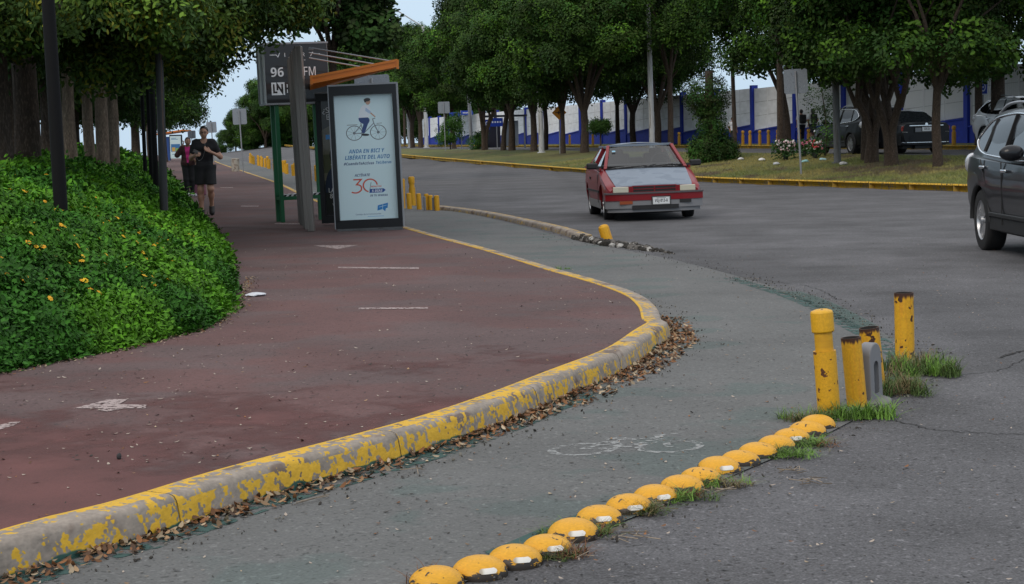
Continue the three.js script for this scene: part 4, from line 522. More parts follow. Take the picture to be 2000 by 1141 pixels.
{ const p = [-3.561,-130.116], y = groundY(p[0], -p[1]), t = thing('street_name_sign', 'blue street name sign with two blades on the far median', 'street sign', p[0], y, p[1]); part('pole', cyl(0.04, 0.04, 3.05, 0, -0.1, 0, 10), mGalv, t); const b = part('blade', box(0.9, 0.34, 0.03, 0.45, 2.75, 0.04), mBlueSign, t); part('lettering', merge([0, 1, 2, 3, 4, 5, 6, 7].map((k) => box(0.05, 0.08, 0.004, 0.18 + k * 0.07, 2.75, 0.058))), mFrameWhite, b); part('blade', box(0.8, 0.34, 0.03, -0.5, 2.65, 0.0), mBlueSign, t); }
{
  const [x, , z] = [-1.475,1.538,-121.000], t = thing('parking_sign', 'small blue roadside sign with a white ring by the far bus stop', 'road sign', x, groundY(x, 121), z); part('pole', cyl(0.035, 0.035, 2.0, 0, -0.1, 0, 8), mGalv, t); part('plate', box(0.42, 0.7, 0.02, 0, 1.75, 0.04), blueSign((c) => { c.strokeStyle = '#e8eefc'; c.lineWidth = 12; c.beginPath(); c.arc(64, 52, 24, 0, 7); c.stroke(); }), t);
  const [x2, , z2] = [-0.781,1.520,-121.000], u = thing('bus_stop_sign', 'blue bus stop board with white lettering across the street', 'road sign', x2, groundY(x2, 121), z2); part('pole', cyl(0.035, 0.035, 2.2, 0, -0.1, 0, 8), mGalv, u); part('plate', box(0.9, 0.6, 0.03, 0, 1.9, 0.04), blueSign((c) => { c.fillStyle = '#e8eefc'; for (let k = 0; k < 4; k++) c.fillRect(16 + k * 26, 48, 16, 26); }), u);
  const [x3, , z3] = [18.486,1.148,-66.000], w = thing('parking_sign', 'blue sign with a white ring beside the thick trunk at the right', 'road sign', x3, groundY(x3, 66), z3); part('pole', cyl(0.04, 0.04, 2.5, 0, -0.1, 0, 8), mGalv, w); part('plate', box(0.36, 0.62, 0.02, 0, 2.12, 0.05), blueSign((c) => { c.strokeStyle = '#e8eefc'; c.lineWidth = 10; c.strokeRect(4, 4, 120, 120); c.beginPath(); c.arc(64, 66, 30, 0, 7); c.stroke(); c.fillStyle = '#e8eefc'; c.beginPath(); c.arc(64, 66, 8, 0, 7); c.fill(); }), w);
  // small far bus stop across the street
  const [x4, , z4] = [-0.282,1.213,-123.000], s = thing('far_bus_shelter', 'dark roofed bus shelter across the street among the median trees', 'bus shelter', x4, groundY(x4, 123), z4); part('roof', box(3.4, 0.12, 2, 0, 2.35, 0), mat([0.03, 0.035, 0.05], 0.5), s); for (const q of [-1.5, 1.5]) part('post', box(0.12, 2.3, 0.12, q, 1.15, 0), mGalv, s); part('advert_board', box(1.1, 1.9, 0.12, -0.8, 1.05, 0.3), mat([0.03, 0.03, 0.05], 0.4), s); part('glass_panel', box(0.9, 1.8, 0.04, 0.6, 1.1, 0), mat([0.3, 0.33, 0.38], 0.2), s);
}
// black lamp posts in the hedge
[[[-3.488,0.499,-13.200], 'nearest black lamp post standing in the hedge', 0.057, 0.012], [[-4.346,0.722,-21.200], 'second black lamp post with a scuffed brown side at the hedge edge', 0.055, -0.012], [[-6.153,0.907,-29.500], 'third black lamp post, close left of the scuffed one', 0.055, 0], [[-7.590,0.964,-36.000], 'fourth black lamp post of the row in the hedge', 0.055, 0], [[-9.440,1.081,-44.000], 'farthest slim black lamp post of the row', 0.055, 0]].forEach(([p, l, r, lean], i) => { const t = thing('black_lamp_post', l, 'lamp post', p[0], p[1] - 0.9, p[2], 0, 'black lamp posts along the hedge'); t.rotation.z = lean; part('pole', cyl(r, r * 0.8, 5.2, 0, 0, 0, 16), i === 1 ? mat(0xffffff, 0.5, { map: weathered([0.12, 0.12, 0.125], [0.3, 0.22, 0.17], 621, 0.6, 256, 256, 6, 3) }) : mBlack, t); part('collar', cyl(r * 1.35, r * 1.2, 0.5, 0, 0, 0, 16), mBlack, t); part('lantern', merge([cyl(0.09, 0.17, 0.42, 0, 5.2, 0, 8), cyl(0.2, 0.02, 0.16, 0, 5.62, 0, 8)]), mBlack, t); });

// ---------- advert panel, shelter, radio sign ----------
const mPanelFrame = mat([0.008, 0.008, 0.01], 0.35), mSteel = mat(0xffffff, 0.4, { metalness: 0.3, map: tex(64, 256, (u, v) => { const n = fbm(u * 30, v * 4, 30, 4, 631, 3), m = 0.8 + 0.3 * n; return [0.5 * m, 0.48 * m, 0.46 * m]; }) }), mOrange = paint([0.72, 0.2, 0.012], { clearcoat: 0.2, roughness: 0.5 });
const poster = (draw, w, h) => new THREE.MeshPhysicalMaterial({ color: 0xffffff, roughness: 0.6, clearcoat: 0.5, clearcoatRoughness: 0.05, map: canvasTex(w, h, draw) });   // print behind clear acrylic
const skewText = (c, s, x, y, font, col, k = 0.2, sx = 1) => { c.save(); c.transform(sx, 0, -k, 1, x, y); c.font = font; c.fillStyle = col; c.textAlign = 'center'; c.fillText(s, 0, 0); c.restore(); };
{
  const [x, z] = [-2.128,-25.648], t = thing('advert_panel', 'upright advert panel with a cyclist on pale blue, black frame', 'advert panel', x, KH, z, -0.03); t.rotation.z = 0.02;
  part('frame', merge([box(1.02, 0.13, 0.16, 0, 0.105, 0), box(1.02, 0.14, 0.16, 0, 2.12, 0), box(0.065, 1.9, 0.16, -0.4775, 1.1, 0), box(0.065, 1.9, 0.16, 0.4775, 1.1, 0), box(0.9, 1.9, 0.06, 0, 1.1, -0.04)]), mPanelFrame, t); part('edge_trim', merge([box(1.05, 0.025, 0.18, 0, 2.2025, 0), box(0.015, 2.15, 0.165, -0.518, 1.115, 0), box(0.015, 2.15, 0.165, 0.518, 1.115, 0)]), mGalv, t); part('plinth', box(0.98, 0.06, 0.2, 0, 0.01, 0), mGreyPole, t);
  const pm = poster((c, w, h) => {
    c.fillStyle = '#dcf3f8'; c.fillRect(0, 0, w, h); const B = '#1a6fae', N = '#1c3a6c';
    // bicycle and rider
    c.strokeStyle = '#20262c'; c.lineWidth = 5; for (const q of [150, 340]) { c.beginPath(); c.arc(q, 338, 62, 0, 7); c.stroke(); c.lineWidth = 1; for (let k = 0; k < 9; k++) { c.beginPath(); c.moveTo(q, 338); c.lineTo(q + 60 * Math.cos(k * 0.7), 338 + 60 * Math.sin(k * 0.7)); c.stroke(); } c.lineWidth = 5; c.beginPath(); c.arc(q, 338, 8, 0, 7); c.stroke(); }
    c.strokeStyle = '#7f8b93'; c.lineWidth = 7; c.beginPath(); c.moveTo(150, 338); c.lineTo(222, 345); c.lineTo(308, 258); c.lineTo(340, 338); c.moveTo(222, 345); c.lineTo(205, 252); c.moveTo(308, 258); c.lineTo(300, 222); c.lineTo(322, 216); c.moveTo(150, 338); c.lineTo(208, 270); c.stroke(); c.strokeStyle = '#444'; c.lineWidth = 4; c.beginPath(); c.moveTo(95, 266); c.lineTo(178, 266); c.moveTo(330, 262); c.lineTo(372, 260); c.stroke();
    c.fillStyle = '#22407c'; c.beginPath(); c.moveTo(190, 208); c.lineTo(262, 206); c.quadraticCurveTo(290, 226, 262, 262); c.lineTo(232, 342); c.lineTo(206, 336); c.lineTo(226, 262); c.quadraticCurveTo(186, 244, 190, 208); c.fill(); c.fillStyle = '#1b1b20'; c.beginPath(); c.ellipse(236, 356, 32, 10, 0.05, 0, 7); c.fill();
    c.fillStyle = '#eef4fb'; c.beginPath(); c.moveTo(190, 208); c.quadraticCurveTo(196, 120, 238, 96); c.lineTo(276, 104); c.quadraticCurveTo(300, 140, 272, 206); c.closePath(); c.fill(); c.fillStyle = '#b7cdea'; c.beginPath(); c.moveTo(250, 120); c.lineTo(292, 158); c.lineTo(280, 176); c.lineTo(246, 150); c.fill();
    c.strokeStyle = '#c99a80'; c.lineWidth = 10; c.beginPath(); c.moveTo(286, 168); c.lineTo(322, 206); c.stroke(); c.fillStyle = '#caa088'; c.beginPath(); c.ellipse(270, 72, 19, 25, 0.1, 0, 7); c.fill(); c.fillStyle = '#2b221e'; c.beginPath(); c.ellipse(264, 54, 26, 15, -0.1, 0, 7); c.fill(); c.fillRect(242, 54, 14, 22);
    skewText(c, 'ANDA EN BICI Y', 236, 512, 'bold 47px sans-serif', B, 0.2, 0.78); skewText(c, 'LIBÉRATE DEL AUTO', 240, 566, 'bold 47px sans-serif', B, 0.2, 0.8); skewText(c, '#CuandoTeActivas', 172, 614, 'bold 33px sans-serif', N, 0.2, 0.82); skewText(c, 'TeLiberas', 368, 612, 'bold 33px sans-serif', B, 0.2, 0.82);
    skewText(c, 'ACTÍVATE', 194, 716, 'bold 31px sans-serif', N, 0.2, 0.85); c.strokeStyle = '#d4553f'; c.lineWidth = 11; c.lineCap = 'butt'; c.beginPath(); c.moveTo(122, 742); c.lineTo(184, 742); c.lineTo(146, 786); c.quadraticCurveTo(196, 790, 180, 836); c.quadraticCurveTo(150, 870, 104, 850); c.stroke(); c.beginPath(); c.moveTo(238, 850); c.arc(254, 798, 55, 1.9, 6.2); c.stroke(); c.strokeStyle = '#333'; c.lineWidth = 3; c.beginPath(); c.moveTo(262, 770); c.lineTo(248, 842); c.stroke();
    skewText(c, 'MINUTOS', 300, 815, 'bold 19px sans-serif', '#d4553f', 0.2, 0.95); c.fillStyle = '#1c4f9c'; c.beginPath(); c.moveTo(250, 828); c.lineTo(360, 828); c.lineTo(374, 843); c.lineTo(352, 862); c.lineTo(244, 862); c.fill(); skewText(c, '5 DÍAS', 305, 856, 'bold 29px sans-serif', '#fff', 0.2, 0.95); skewText(c, 'DE TU SEMANA', 318, 894, 'bold 23px sans-serif', N, 0.2, 0.85);
    c.fillStyle = '#2b86d0'; c.save(); c.translate(345, 986); c.transform(1, -0.25, -0.1, 1, 0, 0); c.fillRect(-42, -22, 82, 44); c.beginPath(); c.moveTo(0, 22); c.lineTo(26, 22); c.lineTo(22, 48); c.fill(); c.fillStyle = '#bfe0f2'; c.fillRect(-30, -6, 60, 5); c.fillRect(-4, -20, 5, 40); c.restore(); c.font = '16px sans-serif'; c.fillStyle = '#34587e'; c.textAlign = 'center'; c.fillText('Consejo de la Comunicación', 228, 1052); c.fillStyle = '#4aa6dc'; c.fillRect(220, 1066, 130, 3);
  }, 470, 1100);
  part('poster', new THREE.PlaneGeometry(0.9, 1.91).translate(0, 1.11, 0.006), pm, t);
}
{
  const [x, z] = [-2.584,-27.822], t = thing('advert_panel', 'dark advert panel with a man in a blue suit, half hidden behind the bright one', 'advert panel', x, KH, z, -0.02); t.rotation.z = 0.02;
  part('frame', merge([box(1.02, 0.13, 0.14, 0, 0.105, 0), box(1.02, 0.12, 0.14, 0, 2.1, 0), box(0.075, 1.87, 0.14, -0.4725, 1.1, 0), box(0.075, 1.87, 0.14, 0.4725, 1.1, 0), box(0.88, 1.88, 0.05, 0, 1.1, -0.03)]), mPanelFrame, t); part('edge_trim', box(1.05, 0.025, 0.16, 0, 2.1725, 0), mGalv, t);
  part('poster', new THREE.PlaneGeometry(0.88, 1.89).translate(0, 1.11, 0.006), poster((c, w, h) => {
    c.fillStyle = '#3a3a33'; c.fillRect(0, 0, w, h); c.fillStyle = '#6d6a58'; c.beginPath(); c.moveTo(0, 260); c.lineTo(260, 130); c.lineTo(260, 640); c.lineTo(0, 700); c.fill(); c.fillStyle = '#4f5238'; c.fillRect(0, 470, 140, 160); c.fillStyle = '#0d0e12'; c.fillRect(0, 730, w, 300);
    c.fillStyle = '#16233f'; c.beginPath(); c.moveTo(10, 760); c.quadraticCurveTo(16, 600, 110, 560); c.lineTo(260, 560); c.lineTo(260, 800); c.lineTo(10, 800); c.fill(); c.fillStyle = '#d9dee6'; c.beginPath(); c.moveTo(60, 560); c.lineTo(140, 545); c.lineTo(150, 575); c.fill(); c.fillStyle = '#15110f'; c.beginPath(); c.ellipse(115, 480, 58, 84, 0, 0, 7); c.fill();
    c.fillStyle = '#2a8fd8'; c.fillRect(34, 300, 110, 40); c.fillRect(70, 262, 40, 116); c.fillStyle = '#e7e7e2'; c.textAlign = 'left'; c.font = '62px sans-serif'; c.fillText('¿SA', 16, 110); c.fillText('EN', 44, 170); c.font = '52px sans-serif'; c.fillText('LAS', 30, 800); c.fillText('8 DE', 40, 850); c.font = '28px sans-serif'; c.fillText('Visi', 62, 915);
  }, 460, 1000), t);
}
{
  const t = thing('bus_shelter', 'bus shelter with steel posts, tie rods and a tilted orange canopy', 'bus shelter');
  const posts = [[[-3.009,0.120,-25.800], 0.1, 2.93], [[-3.250,0.127,-26.900], 0.055, 2.92], [[-3.465,0.113,-28.200], 0.055, 2.9]]; posts.forEach(([p, w, h]) => { const o = part('post', merge([box(w, h - KH, 0.2, 0, (h - KH) / 2, 0, 0.012), box(w * 0.5, h - KH - 0.08, 0.24, -w * 0.55, (h - KH) / 2, 0)]), mSteel, t); o.position.set(p[0] - w / 2 + 0.02, KH, p[2]); o.rotation.z = 0.035; });
  const c = [[-2.933,2.440,-25.600], [-1.632,2.659,-25.600], [-2.207,2.885,-31.200], [-3.618,2.531,-31.200]], dn = 0.085, P = (q, k) => [q[0], q[1] - k, q[2]], tri = (a, b, e, f) => { const g = new THREE.BufferGeometry(); g.setAttribute('position', new THREE.Float32BufferAttribute([...a, ...b, ...e, ...a, ...e, ...f], 3)); g.setAttribute('uv', new THREE.Float32BufferAttribute(new Float32Array(12), 2)); g.computeVertexNormals(); return g; };
  part('canopy', merge([tri(c[0], c[1], c[2], c[3]), tri(P(c[3], dn), P(c[2], dn), P(c[1], dn), P(c[0], dn)), ...[0, 1, 2, 3].map((i) => tri(P(c[i], dn), P(c[(i + 1) % 4], dn), c[(i + 1) % 4], c[i]))]), mOrange, t);
  part('fascia_lip', merge([bar(P(c[0], -0.012), P(c[1], -0.012), 0.03, 0.035), bar(P(c[0], dn - 0.01), P(c[1], dn - 0.01), 0.03, 0.03), bar([c[1][0] + 0.002, c[1][1] + 0.02, c[1][2]], [c[1][0] + 0.002, c[1][1] - 0.12, c[1][2] - 0.001], 0.035, 0.035), bar([c[0][0], c[0][1] + 0.04, c[0][2]], [c[0][0], c[0][1] - 0.1, c[0][2] - 0.001], 0.04, 0.04)]), mOrange, t);
  part('canopy_edge', bar(P(c[1], dn + 0.01), P(c[2], dn + 0.01), 0.05, 0.02), mGalv, t);
  for (let i = 0; i < 8; i++) { const k = (i + 0.5) / 8, a = c[0].map((v, q) => mix(v, c[3][q], k)), b = c[1].map((v, q) => mix(v, c[2][q], k)); part('canopy_rib', bar(P(a, dn + 0.012), P(b, dn + 0.012), 0.03, 0.02), mOrange, t); }
  [[[-2.978,2.903,-25.800], [-1.704,2.660,-25.750]], [[-3.096,2.884,-26.800], [-2.014,2.683,-27.200]], [[-3.261,2.880,-28.200], [-2.376,2.724,-28.800]]].forEach(([a, b]) => { part('tie_rod', rod(a, b, 0.011), mGalv, t); });
  part('clamp', box(0.07, 0.035, 0.06).translate(...[-2.948,2.887,-25.800]), mGalv, t); part('clamp', box(0.09, 0.03, 0.06).translate(...[-1.727,2.668,-25.750]), mGalv, t);
  const b = [-3.420,-31.012]; const s = part('bench_seat', new THREE.CapsuleGeometry(0.16, 1.5, 6, 16).rotateX(Math.PI / 2).scale(1, 0.16, 1), mat([0.55, 0.56, 0.57], 0.4), t); s.position.set(b[0] + 0.02, KH + 0.36, b[1] - 0.9); s.rotation.y = 0.2; part('bench_leg', cyl(0.04, 0.04, 0.34, b[0] + 0.02, KH, b[1] - 0.9, 10), mSteel, t);
}
{
  const [x, z] = [-3.569,-29.427], t = thing('radio_sign', 'black radio station sign box on green legs behind the shelter post', 'sign', x, KH, z, 0.36), mGreen = mat([0.012, 0.13, 0.05], 0.5), W = 1.12, H = 1.0, D = 0.5, yb = 2.07; t.rotation.z = 0.02;
  part('box', box(W, H, D, 0, yb + H / 2, -D / 2), mat([0.6, 0.61, 0.63], 0.5), t); part('edge_trim', merge([box(W + 0.03, 0.03, D + 0.03, 0, yb + H + 0.016, -D / 2), box(W + 0.03, 0.03, D + 0.03, 0, yb - 0.016, -D / 2), box(0.03, H, 0.03, -W / 2 - 0.01, yb + H / 2, -D), box(0.012, H, 0.1, -W / 2 - 0.006, yb + H / 2, -D * 0.45)]), mGalv, t);
  part('face', new THREE.PlaneGeometry(W - 0.01, H).translate(0, yb + H / 2, 0.004), poster((c, w, h) => { c.fillStyle = '#0b0c10'; c.fillRect(0, 0, w, h); c.strokeStyle = '#e8ebee'; c.fillStyle = '#eef0f2'; c.lineWidth = 6; c.beginPath(); c.moveTo(48, 88); c.lineTo(104, 88); c.lineTo(118, 106); c.lineTo(134, 72); c.stroke(); c.beginPath(); c.moveTo(178, 72); c.lineTo(178, 106); c.stroke(); c.font = '44px sans-serif'; c.fillText('B', 226, 105); c.fillText('R', 326, 105); c.beginPath(); c.moveTo(402, 106); c.lineTo(420, 72); c.lineTo(434, 88); c.lineTo(486, 88); c.stroke(); c.font = '16px sans-serif'; c.fillText('F M', 330, 142); c.font = 'bold 108px sans-serif'; c.fillText('96', 44, 270); c.fillText('.1', 200, 270); c.font = '104px sans-serif'; c.save(); c.transform(0.85, 0, 0, 1, 328, 268); c.fillText('FM', 0, 0); c.restore(); c.fillRect(46, 318, 116, 106); c.fillStyle = '#0b0c10'; c.fillRect(60, 332, 14, 76); c.fillRect(60, 394, 36, 14); c.lineWidth = 15; c.strokeStyle = '#0b0c10'; c.beginPath(); c.moveTo(98, 384); c.lineTo(98, 336); c.lineTo(140, 404); c.lineTo(140, 332); c.stroke(); c.fillStyle = '#eef0f2'; c.fillRect(180, 334, 8, 30); c.fillRect(180, 378, 8, 30); }, 550, 490), t);
  for (const [lx, lz] of [[-0.38, -0.06], [-0.38, -D + 0.1], [0.38, -0.06], [0.38, -D + 0.1]]) part('leg', box(0.065, yb, 0.065, lx, yb / 2, lz), mGreen, t); part('cross_bar', merge([box(0.76, 0.06, 0.05, 0, 0.42, -0.06), box(0.76, 0.05, 0.05, 0, 0.42, -D + 0.1), box(0.05, 0.05, D - 0.2, -0.38, 0.42, -D / 2)]), mGreen, t); part('striped_board', box(0.7, 0.035, D - 0.1, 0, 0.47, -D / 2), mat(0xffffff, 0.6, { map: canvasTex(256, 32, (c) => { c.fillStyle = '#ddd'; c.fillRect(0, 0, 256, 32); c.fillStyle = '#111'; for (let k = 0; k < 8; k++) { c.beginPath(); c.moveTo(k * 32, 32); c.lineTo(k * 32 + 16, 32); c.lineTo(k * 32 + 26, 0); c.lineTo(k * 32 + 10, 0); c.fill(); } }) }), t);
}
// far bus stop up the path
{
  const d = 150, [x, , z] = [-29.670,0.864,-150.000], y = riseL(d) + KH, t = thing('far_bus_shelter', 'distant bus shelter with orange canopy and pale advert up the path', 'bus shelter', x, y, z); const o = (n, g, m) => part(n, g, m, t);
  o('advert', box(0.95, 1.95, 0.05, 0.28, 1.15, 0.1), poster((c, w, h) => { c.fillStyle = '#cfe6ea'; c.fillRect(0, 0, w, h); c.fillStyle = '#2f6fa8'; c.fillRect(14, 20, 60, 6); c.fillRect(14, 34, 80, 5); c.fillRect(10, 92, 108, 90); c.fillStyle = '#caa24a'; c.fillRect(20, 130, 40, 48); c.fillStyle = '#7fb04a'; c.fillRect(66, 140, 40, 40); c.fillStyle = '#6f96b4'; c.fillRect(20, 210, 80, 6); }, 128, 260)); o('advert_frame', merge([box(0.12, 2.2, 0.12, 0.82, 1.1, 0), box(0.06, 2.2, 0.1, -0.22, 1.1, 0), box(1.1, 0.12, 0.1, 0.3, 2.2, 0)]), mPanelFrame); o('side_panel', box(0.6, 2.1, 0.08, -0.6, 1.05, -0.2), mat([0.03, 0.09, 0.32], 0.4)); const c = o('canopy', box(2.6, 0.12, 4, 0.0, 2.5, -1.8), mOrange); c.rotation.z = 0.12; o('post', box(0.16, 2.9, 0.2, -1.0, 1.45, -0.3), mSteel); o('roof_sign', box(1.3, 0.5, 0.2, -0.9, 3.05, -0.5), mat([0.4, 0.42, 0.46], 0.5));
}
// roadside flowers, shrubs
function bush(name, label, cat, x, y, z, lobes, sp, per, size, tone, stem) { const t = thing(name, label, cat, x, y, z); part('stem', stem, mBark, t); const c = instanced('foliage', sp, mLeaf, crownList(lobes.length * 7 + Math.round(x * 10), lobes, per, size, tone), t); c.userData.kind = 'stuff'; return t; }
{
  let p = gPos([7.761,-64.276]); bush('big_shrub', 'big dark shrub at the foot of a vine-covered trunk on the median', 'shrub', ...p, [[0, 0.5, 0, 0.85, 0.65, 0.8], [0.35, 0.35, 0.2, 0.6, 0.45, 0.5], [-0.4, 0.4, 0.2, 0.55, 0.5, 0.5], [0, 1.1, 0, 0.55, 0.7, 0.5], [-0.1, 1.8, 0, 0.5, 0.7, 0.5], [-0.2, 2.5, 0, 0.8, 0.7, 0.7]], sprayA[1], 150, 0.55, (r) => [0.02 + 0.025 * r(), 0.055 + 0.045 * r(), 0.012], [limb([[0, -0.2, 0], [0, 1, 0], [-0.1, 2.2, 0], [-0.1, 3.4, 0]], [0.24, 0.2, 0.18, 0.15], 10)]);
  p = gPos([4.670,-85.864]); bush('topiary_tree', 'little round topiary tree on a thin stem on the median', 'tree', ...p, [[0, 1.4, 0, 0.48, 0.3, 0.48], [-0.25, 1.3, 0.1, 0.25, 0.22, 0.25], [0.25, 1.35, 0, 0.25, 0.25, 0.25]], sprayA[0], 260, 0.45, (r) => [0.03 + 0.02 * r(), 0.085 + 0.04 * r(), 0.014], [limb([[0, -0.1, 0], [0.02, 0.7, 0], [0, 1.4, 0]], [0.06, 0.045, 0.03], 8)]);
  p = gPos([-2.221,-121.223]); bush('low_shrub', 'low green shrub beside the stout median tree', 'shrub', ...p, [[0, 0.5, 0, 0.6, 0.55, 0.6], [0.3, 0.8, 0, 0.4, 0.45, 0.4]], sprayA[0], 120, 0.7, (r) => [0.04, 0.1 + 0.03 * r(), 0.014], [limb([[0, -0.1, 0], [0, 0.3, 0], [0.1, 0.8, 0]], [0.05, 0.04, 0.03], 6)]);
  p = gPos([-4.406,-129.510]); bush('young_tree', 'young leafy tree in front of the bent median tree', 'tree', ...p, [[0, 1.4, 0, 0.9, 0.8, 0.8], [0.3, 2.1, 0, 0.7, 0.6, 0.6], [-0.5, 0.9, 0.2, 0.5, 0.4, 0.5]], sprayA[1], 70, 0.8, (r) => [0.05, 0.12 + 0.04 * r(), 0.016], [limb([[0, -0.1, 0], [0, 0.8, 0], [0.1, 1.8, 0]], [0.07, 0.05, 0.03], 6)]);
  p = gPos([10.964,-58.637]); bush('sapling', 'thin airy sapling left of the thick grey pole', 'tree', ...p, [[0, 1.3, 0, 0.5, 0.5, 0.4], [-0.2, 1.9, 0, 0.5, 0.4, 0.4], [0.15, 0.8, 0, 0.35, 0.35, 0.3], [-0.3, 2.4, 0, 0.4, 0.3, 0.3]], sprayB, 40, 1.0, (r) => [0.05, 0.1 + 0.03 * r(), 0.02], [limb([[0, -0.1, 0], [0.05, 1, 0], [-0.1, 2.3, 0]], [0.04, 0.03, 0.015], 6)]);
  // bouquets
  const petal = new THREE.IcosahedronGeometry(0.035, 0), rnd = mulberry(651);
  [[[9.718,-59.370], 0.34, [[0.75, 0.7, 0.7], [0.7, 0.45, 0.5], [0.8, 0.76, 0.74]], 'large white and pink bouquet standing on the median grass', 90], [[10.460,-59.917], 0.22, [[0.6, 0.16, 0.25], [0.5, 0.12, 0.2]], 'pink flower bouquet behind the sign pole', 40], [[10.518,-58.137], 0.26, [[0.55, 0.05, 0.06], [0.75, 0.72, 0.7], [0.6, 0.2, 0.25]], 'red and white bouquet right of the sign pole', 60]].forEach(([q, R, cs, l, n], k) => { const [x, y, z] = gPos(q), t = thing('bouquet', l, 'flowers', x, y, z, 0, 'flowers left on the median'); part('vase', new THREE.LatheGeometry([[0.07, 0], [0.1, 0.15], [0.07, 0.22], [0.09, 0.25]].map((v) => new THREE.Vector2(...v)), 12), mat([0.03, 0.035, 0.03], 0.5), t); const L = []; for (let i = 0; i < n; i++) { const a = rnd() * 6.3, s = Math.sqrt(rnd()) * R, c = cs[Math.floor(rnd() * cs.length)]; L.push({ m: place(Math.cos(a) * s, 0.38 + R * (rnd() - 0.25) * 1.1, Math.sin(a) * s, euler(rnd() * 6, rnd() * 6, 0), 0.8 + 0.8 * rnd()), c: i === 0 ? [0.5, 0.02, 0.03] : c }); } instanced('blooms', petal, mat(0xffffff, 0.7), L, t).userData.kind = 'stuff'; instanced('leaves', sprayB, mLeaf, L.slice(0, n >> 1).map((o) => ({ m: o.m.clone().premultiply(new THREE.Matrix4().makeTranslation(0, -0.1, 0)), c: [0.03, 0.08, 0.02] })), t).userData.kind = 'stuff'; });
  const sc = [[[9.007,-56.936], [0.5, 0.52, 0.55], 'grey crumpled wrapping left of the large bouquet'], [[8.587,-62.639], [0.6, 0.6, 0.6], 'white paper scrap on the grass right of the big shrub'], [[9.067,-60.538], [0.7, 0.7, 0.7], 'white plastic bag on the grass left of the bouquets'], [[9.869,-56.446], [0.25, 0.5, 0.5], 'turquoise wrapping behind the sign pole'], [[10.465,-56.342], [0.4, 0.62, 0.66], 'pale turquoise wrapping right of the red bouquet'], [[10.413,-52.642], [0.5, 0.5, 0.5], 'grey scrap right of the thick grey pole']];
  sc.forEach(([q, c, l], k) => { const [x, y, z] = gPos(q), g = new THREE.IcosahedronGeometry(0.095, 2), a = g.attributes.position; for (let i = 0; i < a.count; i++) { const s = 0.55 + 0.8 * fbm(a.getX(i) * 14 + k * 9, a.getY(i) * 14 + a.getZ(i) * 9, 0, 0, 661 + k, 2); a.setXYZ(i, a.getX(i) * s * 1.3, Math.max(-0.02, a.getY(i) * s * 0.7) + 0.03, a.getZ(i) * s); } g.computeVertexNormals(); const o = solo('wrapping_scrap', g, mat(c, 0.6), l, 'litter'); o.position.set(x, y, z); });
}

// ---------- cars: lofted bodies, wheel arches cut out, glass, lamps and trim as parts ----------
function hull(st, sub = 3, crease = 0.55, cut) {   // st: [z, [[x, y] half profile from bottom centre to top centre]]
  const n = st[0][1].length, rows = [];
  const cr = (a, b, c, d, t) => 0.5 * (2 * b + (c - a) * t + (2 * a - 5 * b + 4 * c - d) * t * t + (3 * b - a - 3 * c + d) * t * t * t);
  for (let i = 0; i < st.length - 1; i++) for (let k = 0; k < sub; k++) { const t = k / sub, S = (q) => st[clamp(q, 0, st.length - 1)], [A, B, C, D] = [S(i - 1), S(i), S(i + 1), S(i + 2)]; rows.push([mix(B[0], C[0], t), B[1].map((p, j) => [cr(A[1][j][0], p[0], C[1][j][0], D[1][j][0], t), cr(A[1][j][1], p[1], C[1][j][1], D[1][j][1], t)])]); }
  rows.push(st[st.length - 1]);
  const P = [], idx = [], m = 2 * n - 2;
  rows.forEach(([z, h]) => { for (let j = 0; j < n; j++) P.push(h[j][0], h[j][1], z); for (let j = n - 2; j > 0; j--) P.push(-h[j][0], h[j][1], z); });
  const flip = rows[1][0] > rows[0][0];
  const tri = (a, b, c) => (flip ? idx.push(a, c, b) : idx.push(a, b, c));
  for (let i = 0; i < rows.length - 1; i++) for (let j = 0; j < m; j++) { const a = i * m + j, b = i * m + (j + 1) % m, c = a + m, d = b + m; tri(a, c, d); tri(a, d, b); }
  for (const i of [0, rows.length - 1]) { const z = rows[i][0], h = rows[i][1], cy = (h[0][1] + h[n - 1][1]) / 2, c = P.length / 3; P.push(0, cy, z); for (let j = 0; j < m; j++) { const a = i * m + j, b = i * m + (j + 1) % m; i ? tri(c, b, a) : tri(c, a, b); } }
  let g = new THREE.BufferGeometry(); g.setAttribute('position', new THREE.Float32BufferAttribute(P, 3)); g.setIndex(idx); g.computeVertexNormals();
  if (cut) { const ev = new Evaluator(); ev.attributes = ['position', 'normal']; ev.useGroups = false; let b = new Brush(g); b.updateMatrixWorld(); for (const [z, y, r, x] of cut) for (const s of [-1, 1]) { const c = new Brush(new THREE.CylinderGeometry(r, r, 0.6, 32).rotateZ(Math.PI / 2).translate(s * (x + 0.3), y, z)); c.updateMatrixWorld(); b = ev.evaluate(b, c, SUBTRACTION); b.updateMatrixWorld(); } g = b.geometry; g.clearGroups?.(); if (g.index) g = g.toNonIndexed(); const q = new THREE.BufferGeometry(); q.setAttribute('position', g.attributes.position.clone()); g = mergeVertices(q, 1e-5); g.computeVertexNormals(); }
  g = toCreasedNormals(g, crease); g.setAttribute('uv', new THREE.BufferAttribute(new Float32Array(g.attributes.position.count * 2), 2)); return g;
}
const prof = (ws, wm, wsh, wt, yb, ysh, yt, cr = 0.03) => [[0, yb], [ws * 0.8, yb], [ws, yb + 0.03], [mix(ws, wm, 0.8), mix(yb, ysh, 0.35)], [wm, mix(yb, ysh, 0.62)], [mix(wm, wsh, 0.5), mix(yb, ysh, 0.88)], [wsh, ysh], [mix(wsh, wt, 0.55), mix(ysh, yt, 0.75)], [wt, yt], [wt * 0.5, yt + cr * 0.8], [0, yt + cr]];
